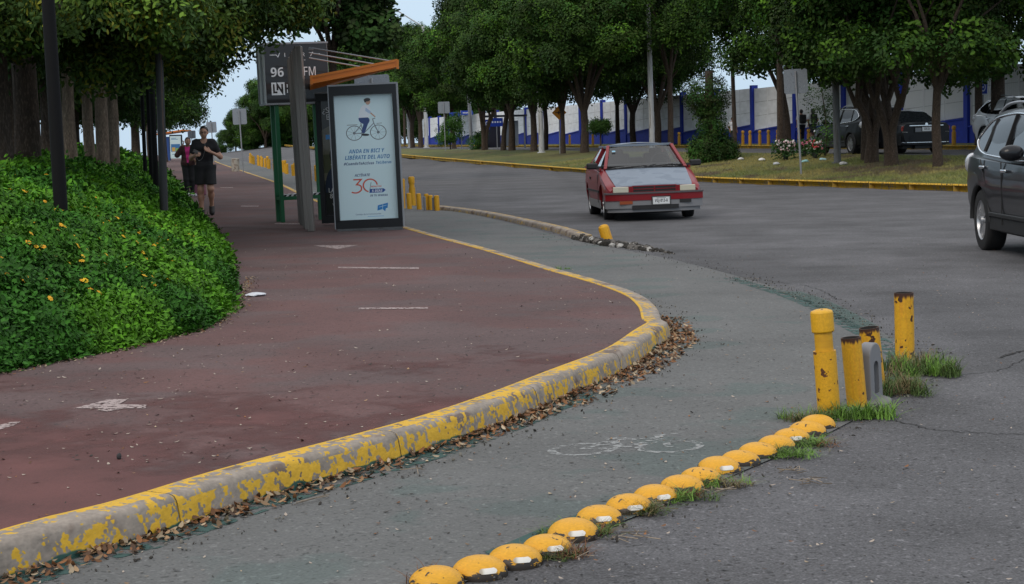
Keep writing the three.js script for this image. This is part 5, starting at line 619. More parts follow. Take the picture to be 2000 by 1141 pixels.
const pane = (a, b, c, d, bow = [0, 0, 0], n = 8) => sheet(n, 4, (u, v) => { const k = 4 * u * (1 - u); return [0, 1, 2].map((i) => mix(mix(a[i], b[i], u), mix(d[i], c[i], u), v) + bow[i] * k); });
function bent(w, h, dp, bow, x, y, z, pow = 4) { const g = new THREE.BoxGeometry(w, h, dp, 28, 2, 2), a = g.attributes.position; for (let i = 0; i < a.count; i++) { const k = Math.abs(a.getX(i)) / (w / 2); a.setZ(i, a.getZ(i) - bow * Math.pow(k, pow)); } g.computeVertexNormals(); return g.translate(x, y, z); }
const mTyre = mat([0.012, 0.012, 0.013], 0.85), mRim = mat([0.45, 0.46, 0.48], 0.35, { metalness: 0.7 }), mDarkTrim = mat([0.012, 0.012, 0.013], 0.6), mChrome = mat([0.75, 0.76, 0.78], 0.18, { metalness: 1 }), mGlassDark = new THREE.MeshPhysicalMaterial({ color: lin(0.006, 0.007, 0.008), roughness: 0.04, specularIntensity: 0.5 }), mGlass = new THREE.MeshPhysicalMaterial({ color: lin(0.55, 0.6, 0.62), roughness: 0.02, transmission: 1, thickness: 0 });
function wheel(parent, x, y, z, r, w, rim, spokes, steer = 0) {
  const g = new THREE.Group(); g.name = 'wheel'; g.position.set(x, y, z); g.rotation.y = (x > 0 ? 0 : Math.PI) + steer; parent.add(g);
  part('tyre', new THREE.LatheGeometry([[r * 0.62, -w / 2], [r * 0.93, -w / 2], [r * 0.985, -w * 0.4], [r, -w * 0.25], [r, w * 0.25], [r * 0.985, w * 0.4], [r * 0.93, w / 2], [r * 0.64, w / 2]].map((q) => new THREE.Vector2(...q)), 36).rotateZ(-Math.PI / 2), mTyre, g);
  const R = [new THREE.LatheGeometry([[r * 0.64, w * 0.48], [r * 0.6, w * 0.48], [r * 0.57, w * 0.2], [r * 0.57, -w * 0.4]].map((q) => new THREE.Vector2(...q)), 32).rotateZ(-Math.PI / 2), cyl(r * 0.14, r * 0.12, 0.04, 0, 0, 0, 16).rotateZ(-Math.PI / 2).translate(w * 0.34, 0, 0)];
  for (let k = 0; k < spokes; k++) for (const s of [-1, 1]) { const b = box(0.025, r * 0.5, r * 0.1, w * 0.36, r * 0.34, s * r * 0.075); b.rotateX(k / spokes * Math.PI * 2 + s * 0.05); R.push(b); }
  part('rim', R, rim, g); part('brake_disc', cyl(r * 0.56, r * 0.56, 0.02, 0, 0, 0, 24).rotateZ(-Math.PI / 2).translate(w * 0.05, 0, 0), mDarkTrim, g); return g;
}
const plateMat = (s, w = 256) => mat(0xffffff, 0.5, { map: canvasTex(w, 112, (c) => { c.fillStyle = '#d9dbdc'; c.fillRect(0, 0, w, 112); c.strokeStyle = '#333'; c.lineWidth = 4; c.strokeRect(4, 4, w - 8, 104); c.fillStyle = '#22262a'; c.font = 'bold 58px sans-serif'; c.textAlign = 'center'; c.save(); c.transform(0.72, 0, 0, 1.15, w / 2, 78); c.fillText(s, 0, 0); c.restore(); c.fillStyle = '#777'; c.fillRect(60, 12, w - 120, 8); }) });
// red hatchback with grey primer bonnet and roof
{
  const [x, z] = [2.389,-29.017], t = thing('hatchback_car', 'old red hatchback with grey primer bonnet and roof driving towards the camera', 'car', x, 0, z - 2.1, 0.05); t.rotation.z = 0.012;
  const red = paint([0.21, 0.006, 0.011], { roughness: 0.5, clearcoat: 0.35, specularIntensity: 0.5 }), prim = mat(0xffffff, 0.55, { map: tex(256, 256, (u, v) => { const n = fbm(u * 7, v * 7, 7, 7, 701, 5), k = sstep(0.58, 0.66, n), m = 0.95 + 0.1 * (n - 0.5); return [mix(0.5, 0.44, k) * m, mix(0.55, 0.49, k) * m, mix(0.61, 0.55, k) * m]; }, true, 0.7) }), grey = mat([0.2, 0.2, 0.21], 0.55);
  const st = [[2.06, prof(.66, .78, .76, .65, .22, .52, .575, .012)], [1.95, prof(.72, .82, .80, .67, .2, .58, .625, .016)], [1.4, prof(.78, .84, .82, .70, .2, .72, .755, .02)], [.95, prof(.80, .84, .82, .72, .2, .83, .875, .02)], [0, prof(.80, .845, .82, .76, .2, .88, .9, .0)], [-1.2, prof(.80, .84, .81, .76, .2, .88, .91, .0)], [-1.9, prof(.76, .80, .78, .70, .24, .85, .92, .02)], [-2.14, prof(.66, .74, .72, .64, .3, .74, .86, .02)]];
  part('body', hull(st, 3, 0.6, [[1.24, 0.29, 0.345, 0.58], [-1.2, 0.29, 0.34, 0.58]]), red, t);
  part('arch_lining', [box(1.1, 0.3, 3.2, 0, 0.36, 0)], mDarkTrim, t);
  const hoodAt = (u, v) => { const zz = mix(0.99, 2.045, v), f = (a, b, c, d) => (zz > 1.95 ? mix(b, a, (zz - 1.95) / 0.11) : zz > 1.4 ? mix(c, b, (zz - 1.4) / 0.55) : mix(d, c, (zz - 0.95) / 0.45)), w = f(.655, .67, .70, .72), y = f(.575, .625, .755, .875), k = u * 2 - 1; return [k * w, y + 0.012 + 0.03 * (1 - k * k), zz]; };
  const hood = part('bonnet', sheet(14, 14, hoodAt, (u, v) => [u * 1.4, v * 1.1]), prim, t, 'grey primer bonnet'); part('bonnet_edge', sheet(14, 1, (u, v) => { const p = hoodAt(u, 1); return [p[0], p[1] - v * 0.045, p[2] + 0.004 + v * 0.01]; }, (u, v) => [u, v]), prim, hood);
  // cabin shell
  const A0 = [.70, .885, .99], A1 = [.565, 1.275, .30], C1 = [.56, 1.29, -.85], C0 = [.70, .93, -1.75], m = (p) => [-p[0], p[1], p[2]], B0 = [.79, .90, -.1], B1 = [.585, 1.285, -.15], F0 = [.80, .89, .86], F1 = [.585, 1.27, .24];
  for (const s of [(p) => p, m]) { part('pillar', merge([bar(s([.715, .88, 1.0]), s([.575, 1.285, .29]), .055, .05), bar(s(B0), s(B1), .03, .07), bar(s([.8, .885, .95]), s([.8, .9, -1.75]), .03, .05)]), red, t); part('rear_pillar', pane(s([.79, .9, -.98]), s([.73, .92, -1.84]), s([.57, 1.285, -.98]), s([.588, 1.285, -.78])), red, t); part('side_window', pane(s(F0), s([.79, .905, -1.0]), s([.585, 1.28, -.8]), s(F1)), mGlass, t); }
  part('roof', sheet(12, 12, (u, v) => { const k = u * 2 - 1, zz = mix(.31, -.95, v), e = Math.pow(Math.abs(k), 4); return [k * 0.6, 1.29 + 0.045 * (1 - k * k) - 0.02 * e + 0.012 * Math.sin(Math.PI * v), zz]; }, (u, v) => [u, v]), prim, t, 'grey primer roof'); part('roof_rail', merge([bar([.6, 1.275, .3], [.6, 1.28, -.9], .05, .04), bar([-.6, 1.275, .3], [-.6, 1.28, -.9], .05, .04), bent(1.16, 0.04, 0.05, 0.03, 0, 1.3, 0.3, 2)]), prim, t);
  const ws = part('windscreen', pane(m(A0), A0, A1, m(A1), [0, 0.0, 0.07], 12), mGlass, t); part('sticker', new THREE.PlaneGeometry(0.06, 0.045).rotateX(-1.0).translate(-.5, 1.2, .5), mat([0.25, 0.5, 0.66], 0.5), ws); part('rear_window', pane(C0, m(C0), m(C1), C1), mGlass, t);
  part('wiper', merge([rod([-.45, .905, 1.03], [.02, .93, 1.06], .011), rod([.05, .91, 1.05], [.5, .94, .97], .011), rod([-.02, .905, 1.06], [.18, .95, 1.02], .008)]), mDarkTrim, t); part('cowl', bent(1.4, 0.02, 0.12, 0.04, 0, .893, 1.0, 2), mDarkTrim, t);
  part('cabin_floor', box(1.45, .02, 2.6, 0, .93, -.35), mDarkTrim, t); part('dashboard', box(1.35, .08, .3, 0, .93, .72, .03), mat([.03, .03, .033], .8), t); for (const sx of [-.36, .36]) { const se = part('seat', box(.46, .3, .12, sx, 1.0, -.25, .05), mat([.045, .047, .055], .9), t); part('headrest', box(.24, .12, .09, sx, 1.17, -.27, .03), mat([.04, .042, .05], .9), se); } part('steering_wheel', new THREE.TorusGeometry(.17, .016, 8, 24).rotateX(-.5).translate(.36, .98, .42), mDarkTrim, t); part('rear_seat', box(1.2, .18, .14, 0, .98, -1.05, .05), mat([.04, .042, .05], .9), t);
  // front end
  part('nose', bent(1.44, .125, .1, .09, 0, .535, 2.06), red, t); const gr = part('grille', merge([bent(.74, .1, .02, .005, 0, .545, 2.112)]), mDarkTrim, t); part('grille_bar', merge([bent(.76, .016, .03, .006, 0, .6, 2.115), bent(.76, .012, .03, .006, 0, .548, 2.118), bent(.76, .016, .03, .006, 0, .495, 2.115), box(.018, .11, .03, 0, .547, 2.118), box(.018, .11, .03, -.375, .547, 2.113), box(.018, .11, .03, .375, .547, 2.113)]), red, gr);
  for (const s of [-1, 1]) { const h = part('headlight', box(.27, .1, .07, s * .535, .545, 2.075, .012), paint([0.55, 0.53, 0.42], { roughness: 0.3 }), t); h.rotation.y = s * 0.02; const mi = part('mirror', box(.2, .11, .1, s * .93, .95, .8, .03), mDarkTrim, t); part('mirror_arm', box(.1, .05, .07, s * .81, .92, .82), mDarkTrim, mi); }
  part('bumper', merge([bent(1.69, .115, .2, .15, 0, .415, 2.1), bent(1.68, .17, .04, .15, 0, .415, 1.99)]), red, t); part('bumper_moulding', bent(1.71, .028, .2, .15, 0, .482, 2.115), mat([.09, .075, .08], .6), t); part('bumper_skirt', merge([bent(1.68, .13, .19, .16, 0, .29, 2.095), bent(1.6, .075, .17, .16, 0, .195, 2.08)]), grey, t, 'bare grey lower bumper');
  part('air_intake', bent(.8, .07, .02, .004, 0, .24, 2.196), mDarkTrim, t); part('turn_signal', box(.22, .055, .03, -.5, .325, 2.175), mat([.3, .06, .01], .4), t); part('signal_opening', box(.2, .055, .02, .52, .325, 2.176), mDarkTrim, t); const lp = part('licence_plate', new THREE.PlaneGeometry(.3, .13).translate(.1, .345, 2.212), plateMat('VGJ-813-A'), t); part('plate_holder', box(.33, .16, .02, .1, .345, 2.2), mDarkTrim, lp);
  part('underbody', box(1.3, .1, 3.6, 0, .17, -.1), mDarkTrim, t); for (const s of [-1, 1]) { part('door_line', bar([s * .838, .8, .8], [s * .838, .3, .8], .01, .012), mDarkTrim, t); part('side_skirt', box(.02, .14, 1.9, s * .815, .27, 0), grey, t); part('side_moulding', box(.02, .03, 2.0, s * .845, .5, 0), mDarkTrim, t); part('door_handle', box(.02, .04, .16, s * .845, .72, -.5), mDarkTrim, t); }
  wheel(t, .70, .29, 1.24, .29, .19, mRim, 6, -.06); wheel(t, -.70, .29, 1.24, .29, .19, mRim, 6, -.06); wheel(t, .70, .29, -1.2, .29, .19, mRim, 6); wheel(t, -.70, .29, -1.2, .29, .19, mRim, 6);
}
// SUV builder: used for the grey one at the right edge and the white one behind it
function makeSuv(t, col, o = {}) {
  const body = paint(col, { clearcoat: o.coat ?? 0.7, clearcoatRoughness: 0.06, roughness: 0.35, specularIntensity: o.coat ? 0.3 : 0.7, metalness: o.metal ?? 0.3 });
  const st = [[2.32, prof(.55, .70, .68, .58, .34, .72, .82, .03)], [2.05, prof(.76, .86, .83, .70, .28, .9, .98, .04)], [1.38, prof(.86, .91, .87, .74, .27, .98, 1.04, .04)], [.8, prof(.86, .905, .875, .76, .27, 1.0, 1.06, .02)], [0, prof(.86, .9, .87, .8, .27, 1.02, 1.06, 0)], [-1.32, prof(.86, .92, .885, .8, .27, 1.06, 1.1, 0)], [-2.0, prof(.83, .89, .86, .78, .31, 1.08, 1.12, 0)], [-2.3, prof(.7, .81, .79, .7, .4, 1.0, 1.1, 0)]];
  part('body', hull(st, 4, 0.6, [[1.38, .36, .415, .6], [-1.32, .36, .415, .6]]), body, t);
  const gp = (w, wr, yt, yb = 1.04, c = .03) => [[0, yb], [w, yb], [mix(w, wr, .33), mix(yb, yt, .33)], [mix(w, wr, .66), mix(yb, yt, .66)], [wr, yt - .07], [wr - .05, yt - .02], [wr - .14, yt], [0, yt + c]];
  part('cabin', hull([[1.05, gp(.78, .76, 1.09, 1.03, .01)], [.75, gp(.83, .72, 1.27, 1.03)], [.25, gp(.85, .68, 1.58, 1.03)], [-.4, gp(.86, .68, 1.64, 1.04)], [-1.2, gp(.86, .67, 1.625, 1.06)], [-1.75, gp(.84, .65, 1.57, 1.08)], [-2.05, gp(.82, .68, 1.36, 1.08)], [-2.26, gp(.78, .74, 1.13, 1.07, .01)]], 4, 0.7), body, t);
  const W = [[.72, 1.09], [.2, 1.50], [-.35, 1.565], [-1.1, 1.545], [-1.5, 1.485], [-1.83, 1.30], [-1.62, 1.185], [-1.2, 1.12], [0, 1.075]], xAt = (y) => mix(.872, .668, clamp((y - 1.03) / .52)) + .012;
  for (const s of [-1, 1]) {
    const shp = new THREE.Shape(); new THREE.CatmullRomCurve3(W.map((q) => V(q[0], q[1], 0)), true, 'catmullrom', 0.35).getPoints(70).forEach((q, i) => (i ? shp.lineTo(q.x, q.y) : shp.moveTo(q.x, q.y)));
    const g = new THREE.ShapeGeometry(shp), a = g.attributes.position; for (let i = 0; i < a.count; i++) { const zz = a.getX(i), y = a.getY(i); a.setXYZ(i, s * xAt(y), y, zz); } g.computeVertexNormals(); part('side_window', g, mGlassDark, t);
    part('window_trim', new THREE.TubeGeometry(new THREE.CatmullRomCurve3(new THREE.CatmullRomCurve3(W.map((q) => V(q[0], q[1], 0)), true, 'catmullrom', 0.35).getPoints(60).map((q) => V(s * (xAt(q.y) + .004), q.y, q.x)), true), 120, .013, 6, true), mChrome, t);
    part('window_bar', merge([bar([s * (xAt(1.09) + .004), 1.09, -.28], [s * (xAt(1.55) + .004), 1.55, -.33], .012, .07), bar([s * (xAt(1.15) + .004), 1.15, -1.28], [s * (xAt(1.52) + .004), 1.52, -1.2], .012, .035)]), mDarkTrim, t);
    const mi = part('mirror', new THREE.SphereGeometry(1, 20, 14).scale(.13, .085, .075).translate(s * 1.01, 1.15, .62), body, t); part('mirror_arm', box(.16, .04, .06, s * .9, 1.09, .62), mDarkTrim, mi);
    for (const [zz, y] of [[-.12, .945], [-1.12, .975]]) { part('door_handle', box(.03, .035, .2, s * .918, y, zz, .012), mChrome, t); }
    part('door_gap', merge([bar([s * .9, 1.04, -.3], [s * .902, .35, -.28], .012, .01), bar([s * .91, 1.06, -1.22], [s * .91, .75, -.95], .012, .01), bar([s * .9, 1.02, .78], [s * .9, .35, .85], .012, .01)]), mDarkTrim, t);
    part('sill_cladding', merge([box(.05, .16, 1.85, s * .87, .35, .03, .02), box(.03, .05, 1.8, s * .9, .45, .03, .012)]), mDarkTrim, t); for (const zz of [1.38, -1.32]) part('arch_cladding', new THREE.TorusGeometry(.43, .035, 8, 24, Math.PI).rotateY(Math.PI / 2).translate(s * .885, .36, zz), mDarkTrim, t);
    part('roof_rail', new THREE.TubeGeometry(new THREE.CatmullRomCurve3([V(s * .6, 1.6, .05), V(s * .6, 1.67, -.2), V(s * .6, 1.675, -1.1), V(s * .58, 1.58, -1.6)]), 24, .018, 6), mat([.35, .36, .38], .35, { metalness: .6 }), t);
    part('tail_light', new THREE.SphereGeometry(1, 16, 12).scale(.09, .13, .2).translate(s * .79, 1.0, -2.12), paint([.5, .5, .52], { roughness: .2 }), t); part('headlight', new THREE.SphereGeometry(1, 16, 12).scale(.18, .08, .25).translate(s * .68, .84, 2.08), paint([.6, .6, .62], { roughness: .15 }), t);
  }
  part('windscreen', pane([-.76, 1.09, 1.09], [.76, 1.09, 1.09], [.6, 1.57, .33], [-.6, 1.57, .33], [0, .02, .06]), mGlassDark, t); part('grille', bent(1.1, .22, .06, .06, 0, .66, 2.3), mDarkTrim, t); part('front_bumper', bent(1.6, .22, .2, .3, 0, .42, 2.24, 3), body, t); part('rear_bumper', bent(1.64, .24, -.2, -.22, 0, .5, -2.26, 3), mDarkTrim, t); part('underbody', box(1.5, .14, 4, 0, .3, 0), mDarkTrim, t);
  for (const s of [-1, 1]) for (const zz of [1.38, -1.32]) wheel(t, s * .78, .36, zz, .36, .225, mRim, 5);
}
{
  const [wx, wz] = [5.481,-19.558], th = -0.045, lx = -.87, lz = -1.32, t = thing('suv_car', 'dark grey SUV cut off by the right edge of the photo', 'car', wx - (lx * Math.cos(th) + lz * Math.sin(th)), 0, wz - (-lx * Math.sin(th) + lz * Math.cos(th)), th); t.rotation.z = 0.015; makeSuv(t, [0.012, 0.013, 0.016], { metal: 0.1, coat: 0.4 });
  const [x2, , z2] = [18.094,0.773,-59.000], u = thing('suv_car', 'white vehicle on the far carriageway above the grey SUV roof', 'car', x2 + 0.15, bankY(59), z2, 0.22); u.scale.setScalar(1.12); makeSuv(u, [0.62, 0.63, 0.64], { metal: 0 });
}
// sedans seen from behind
function makeSedan(t, col) {
  const body = paint(col, { clearcoat: 0.2, clearcoatRoughness: 0.1, roughness: 0.5, specularIntensity: 0.25 });
  const st = [[2.28, prof(.6, .72, .7, .6, .3, .62, .68)], [1.9, prof(.78, .86, .84, .7, .22, .74, .8)], [1.35, prof(.84, .89, .87, .74, .22, .84, .9)], [.8, prof(.84, .885, .865, .76, .22, .88, .95)], [-.2, prof(.84, .885, .865, .78, .22, .92, .96, 0)], [-1.35, prof(.84, .885, .865, .76, .22, .95, 1.0, 0)], [-2.0, prof(.82, .87, .85, .72, .26, .95, 1.03, .02)], [-2.28, prof(.72, .82, .8, .68, .32, .9, 1.0, .02)]];
  part('body', hull(st, 3, .6, [[1.35, .32, .36, .58], [-1.35, .32, .36, .58]]), body, t);
  const gp = (w, wr, yt, yb = .9, c = .03) => [[0, yb], [w, yb], [mix(w, wr, .5), mix(yb, yt, .5)], [wr, yt - .06], [wr - .06, yt - .01], [0, yt + c]];
  part('cabin', hull([[1.0, gp(.76, .74, .97)], [.3, gp(.8, .6, 1.36)], [-.3, gp(.82, .62, 1.44)], [-.95, gp(.82, .6, 1.4)], [-1.75, gp(.78, .73, 1.04)]], 4, .7), body, t);
  part('rear_window', pane([.66, 1.045, -1.735], [-.66, 1.045, -1.735], [-.52, 1.385, -1.05], [.52, 1.385, -1.05], [0, .03, -.04]), mat([.02, .024, .028], .03), t); part('windscreen', pane([-.7, .98, 1.02], [.7, .98, 1.02], [.54, 1.36, .36], [-.54, 1.36, .36], [0, .02, .04]), mGlassDark, t);
  for (const s of [-1, 1]) { part('side_window', pane([s * .795, .97, .72], [s * .805, .99, -1.2], [s * .63, 1.36, -.95], [s * .625, 1.33, .28]), mGlassDark, t); part('tail_light', box(.2, .18, .14, s * .74, .83, -2.2, .04), mat([.42, .03, .015], .25), t); part('tail_light_lens', box(.18, .06, .12, s * .735, .72, -2.22, .02), mat([.6, .58, .55], .25), t); part('mirror', box(.16, .1, .08, s * .95, .98, .7, .03), body, t); for (const zz of [1.35, -1.35]) wheel(t, s * .76, .32, zz, .32, .21, mRim, 5); }
  part('rear_bumper', bent(1.72, .3, -.2, -.14, 0, .45, -2.22), body, t); part('chrome_strip', merge([bent(1.2, .025, -.03, -.03, 0, .93, -2.3), bent(1.7, .018, -.03, -.14, 0, .38, -2.33)]), mChrome, t); part('plate_recess', box(.86, .2, .02, 0, .79, -2.295), mDarkTrim, t); const pl = part('licence_plate', new THREE.PlaneGeometry(.34, .15).rotateY(Math.PI).translate(0, .81, -2.312), plateMat('VUN-28'), t); part('reflector_panel', merge([box(.22, .13, .02, -.3, .79, -2.3), box(.22, .13, .02, .3, .79, -2.3)]), mat([.2, .21, .23], .4), t); part('badge', cyl(.05, .05, .01, 0, 0, 0, 16).rotateX(Math.PI / 2).translate(0, .97, -2.29), mChrome, t); part('underbody', box(1.4, .12, 4, 0, .24, 0), mDarkTrim, t); part('exhaust_box', box(.5, .12, .3, .1, .22, -2.0), mDarkTrim, t);
}
{ const [x, , z] = [13.365,0.683,-56.000], t = thing('sedan_car', 'black sedan seen from behind on the far carriageway', 'car', x, bankY(56) - 0.015, z - 2.2, Math.PI + 0.0); t.rotation.y = Math.PI + 0.2; makeSedan(t, [0.012, 0.013, 0.016]); }
{ const [x, , z] = [12.385,0.752,-57.500], t = thing('suv_car', 'black car mostly hidden behind the tree trunks left of the sedan', 'car', x, bankY(57) - 0.015, z - 2.3, Math.PI + 0.2); makeSuv(t, [0.01, 0.011, 0.012], { metal: 0, coat: 0.15 }); }

// ---------- people: smooth bodies meshed from distance fields ----------
function surfaceNet(f, lo, hi, h) {
  const n = [0, 1, 2].map((i) => Math.ceil((hi[i] - lo[i]) / h) + 1), N = n[0] * n[1] * n[2], F = new Float32Array(N), at = (i, j, k) => (k * n[1] + j) * n[0] + i;
  for (let k = 0; k < n[2]; k++) for (let j = 0; j < n[1]; j++) for (let i = 0; i < n[0]; i++) F[at(i, j, k)] = f(lo[0] + i * h, lo[1] + j * h, lo[2] + k * h);
  const id = new Int32Array(N).fill(-1), P = [], idx = [], C = []; for (let c = 0; c < 8; c++) C.push([c & 1, (c >> 1) & 1, c >> 2]);
  const ED = [[0, 1], [2, 3], [4, 5], [6, 7], [0, 2], [1, 3], [4, 6], [5, 7], [0, 4], [1, 5], [2, 6], [3, 7]];
  for (let k = 0; k < n[2] - 1; k++) for (let j = 0; j < n[1] - 1; j++) for (let i = 0; i < n[0] - 1; i++) {
    const v = C.map((c) => F[at(i + c[0], j + c[1], k + c[2])]); let s = 0; v.forEach((x) => (s += x < 0)); if (!s || s === 8) continue;
    let x = 0, y = 0, z = 0, m = 0; for (const [a, b] of ED) if ((v[a] < 0) !== (v[b] < 0)) { const t = v[a] / (v[a] - v[b]); x += mix(C[a][0], C[b][0], t); y += mix(C[a][1], C[b][1], t); z += mix(C[a][2], C[b][2], t); m++; }
    id[at(i, j, k)] = P.length / 3; P.push(lo[0] + (i + x / m) * h, lo[1] + (j + y / m) * h, lo[2] + (k + z / m) * h);
  }
  const q = (a, b, c, d, fl) => { if (a < 0 || b < 0 || c < 0 || d < 0) return; fl ? idx.push(a, c, b, b, c, d) : idx.push(a, b, c, b, d, c); };
  for (let k = 1; k < n[2] - 1; k++) for (let j = 1; j < n[1] - 1; j++) for (let i = 1; i < n[0] - 1; i++) {
    const a = F[at(i, j, k)] < 0;
    if (a !== F[at(i + 1, j, k)] < 0) q(id[at(i, j - 1, k - 1)], id[at(i, j, k - 1)], id[at(i, j - 1, k)], id[at(i, j, k)], !a);
    if (a !== F[at(i, j + 1, k)] < 0) q(id[at(i - 1, j, k - 1)], id[at(i - 1, j, k)], id[at(i, j, k - 1)], id[at(i, j, k)], !a);
    if (a !== F[at(i, j, k + 1)] < 0) q(id[at(i - 1, j - 1, k)], id[at(i, j - 1, k)], id[at(i - 1, j, k)], id[at(i, j, k)], !a);
  }
  const g = new THREE.BufferGeometry(); g.setAttribute('position', new THREE.Float32BufferAttribute(P, 3)); g.setIndex(idx); g.computeVertexNormals(); g.setAttribute('uv', new THREE.BufferAttribute(new Float32Array(P.length / 3 * 2), 2)); return g;
}
const capsule = (x, y, z, a, b, ra, rb) => { const bx = b[0] - a[0], by = b[1] - a[1], bz = b[2] - a[2], px = x - a[0], py = y - a[1], pz = z - a[2], t = clamp((px * bx + py * by + pz * bz) / (bx * bx + by * by + bz * bz + 1e-9)); return Math.hypot(px - bx * t, py - by * t, pz - bz * t) - mix(ra, rb, t); };
const smin = (a, b, k) => { const h = Math.max(k - Math.abs(a - b), 0) / k; return Math.min(a, b) - h * h * k * 0.25; };
const field = (bones, k, grow = 0) => (x, y, z) => { let d = 9; for (const [a, b, ra, rb] of bones) d = smin(d, capsule(x, y, z, a, b, ra, rb), k); return d - grow; };
const boxOf = (bones, pad) => { const lo = [9, 9, 9], hi = [-9, -9, -9]; for (const [a, b, ra, rb] of bones) for (const [p, r] of [[a, ra], [b, rb]]) for (let i = 0; i < 3; i++) { lo[i] = Math.min(lo[i], p[i] - r - pad); hi[i] = Math.max(hi[i], p[i] + r + pad); } return [lo, hi]; };
const net = (bones, k, h, grow = 0, clip) => { const f = field(bones, k, grow), [lo, hi] = boxOf(bones, grow + h * 2.5); return surfaceNet(clip ? (x, y, z) => Math.max(f(x, y, z), clip(x, y, z)) : f, lo, hi, h); };
function handBones(w, dir, side, curl, s = 1) {   // wrist point, pointing direction, thumb side direction; curl in radians per joint
  const d = V(...dir).normalize(), t = V(...side); t.addScaledVector(d, -t.dot(d)).normalize(); const n = d.clone().cross(t), A = (v) => [v.x, v.y, v.z], P = V(...w), out = [], k = P.clone().addScaledVector(d, 0.085 * s);
  for (const o of [-0.025, 0, 0.025]) out.push([A(P.clone().addScaledVector(t, o * 0.5 * s)), A(k.clone().addScaledVector(t, o * s)), 0.018 * s, 0.013 * s]);
  [[0.03, 0.07], [0.011, 0.08], [-0.009, 0.074], [-0.028, 0.058]].forEach(([o, L]) => { let p = k.clone().addScaledVector(t, o * s), q = d.clone(); for (let j = 0; j < 3; j++) { q.applyAxisAngle(t, curl); const e = p.clone().addScaledVector(q, L * s * [0.45, 0.32, 0.23][j]); out.push([A(p), A(e), (0.0095 - 0.001 * j) * s, (0.0085 - 0.001 * j) * s]); p = e; } });
  const th = P.clone().addScaledVector(d, 0.025 * s).addScaledVector(t, 0.024 * s), t2 = th.clone().addScaledVector(d, 0.035 * s).addScaledVector(t, 0.03 * s), t3 = t2.clone().addScaledVector(d, 0.03 * s).addScaledVector(t, 0.004 * s).addScaledVector(n, -0.012 * s); out.push([A(th), A(t2), 0.013 * s, 0.011 * s], [A(t2), A(t3), 0.0105 * s, 0.008 * s]); return out;
}
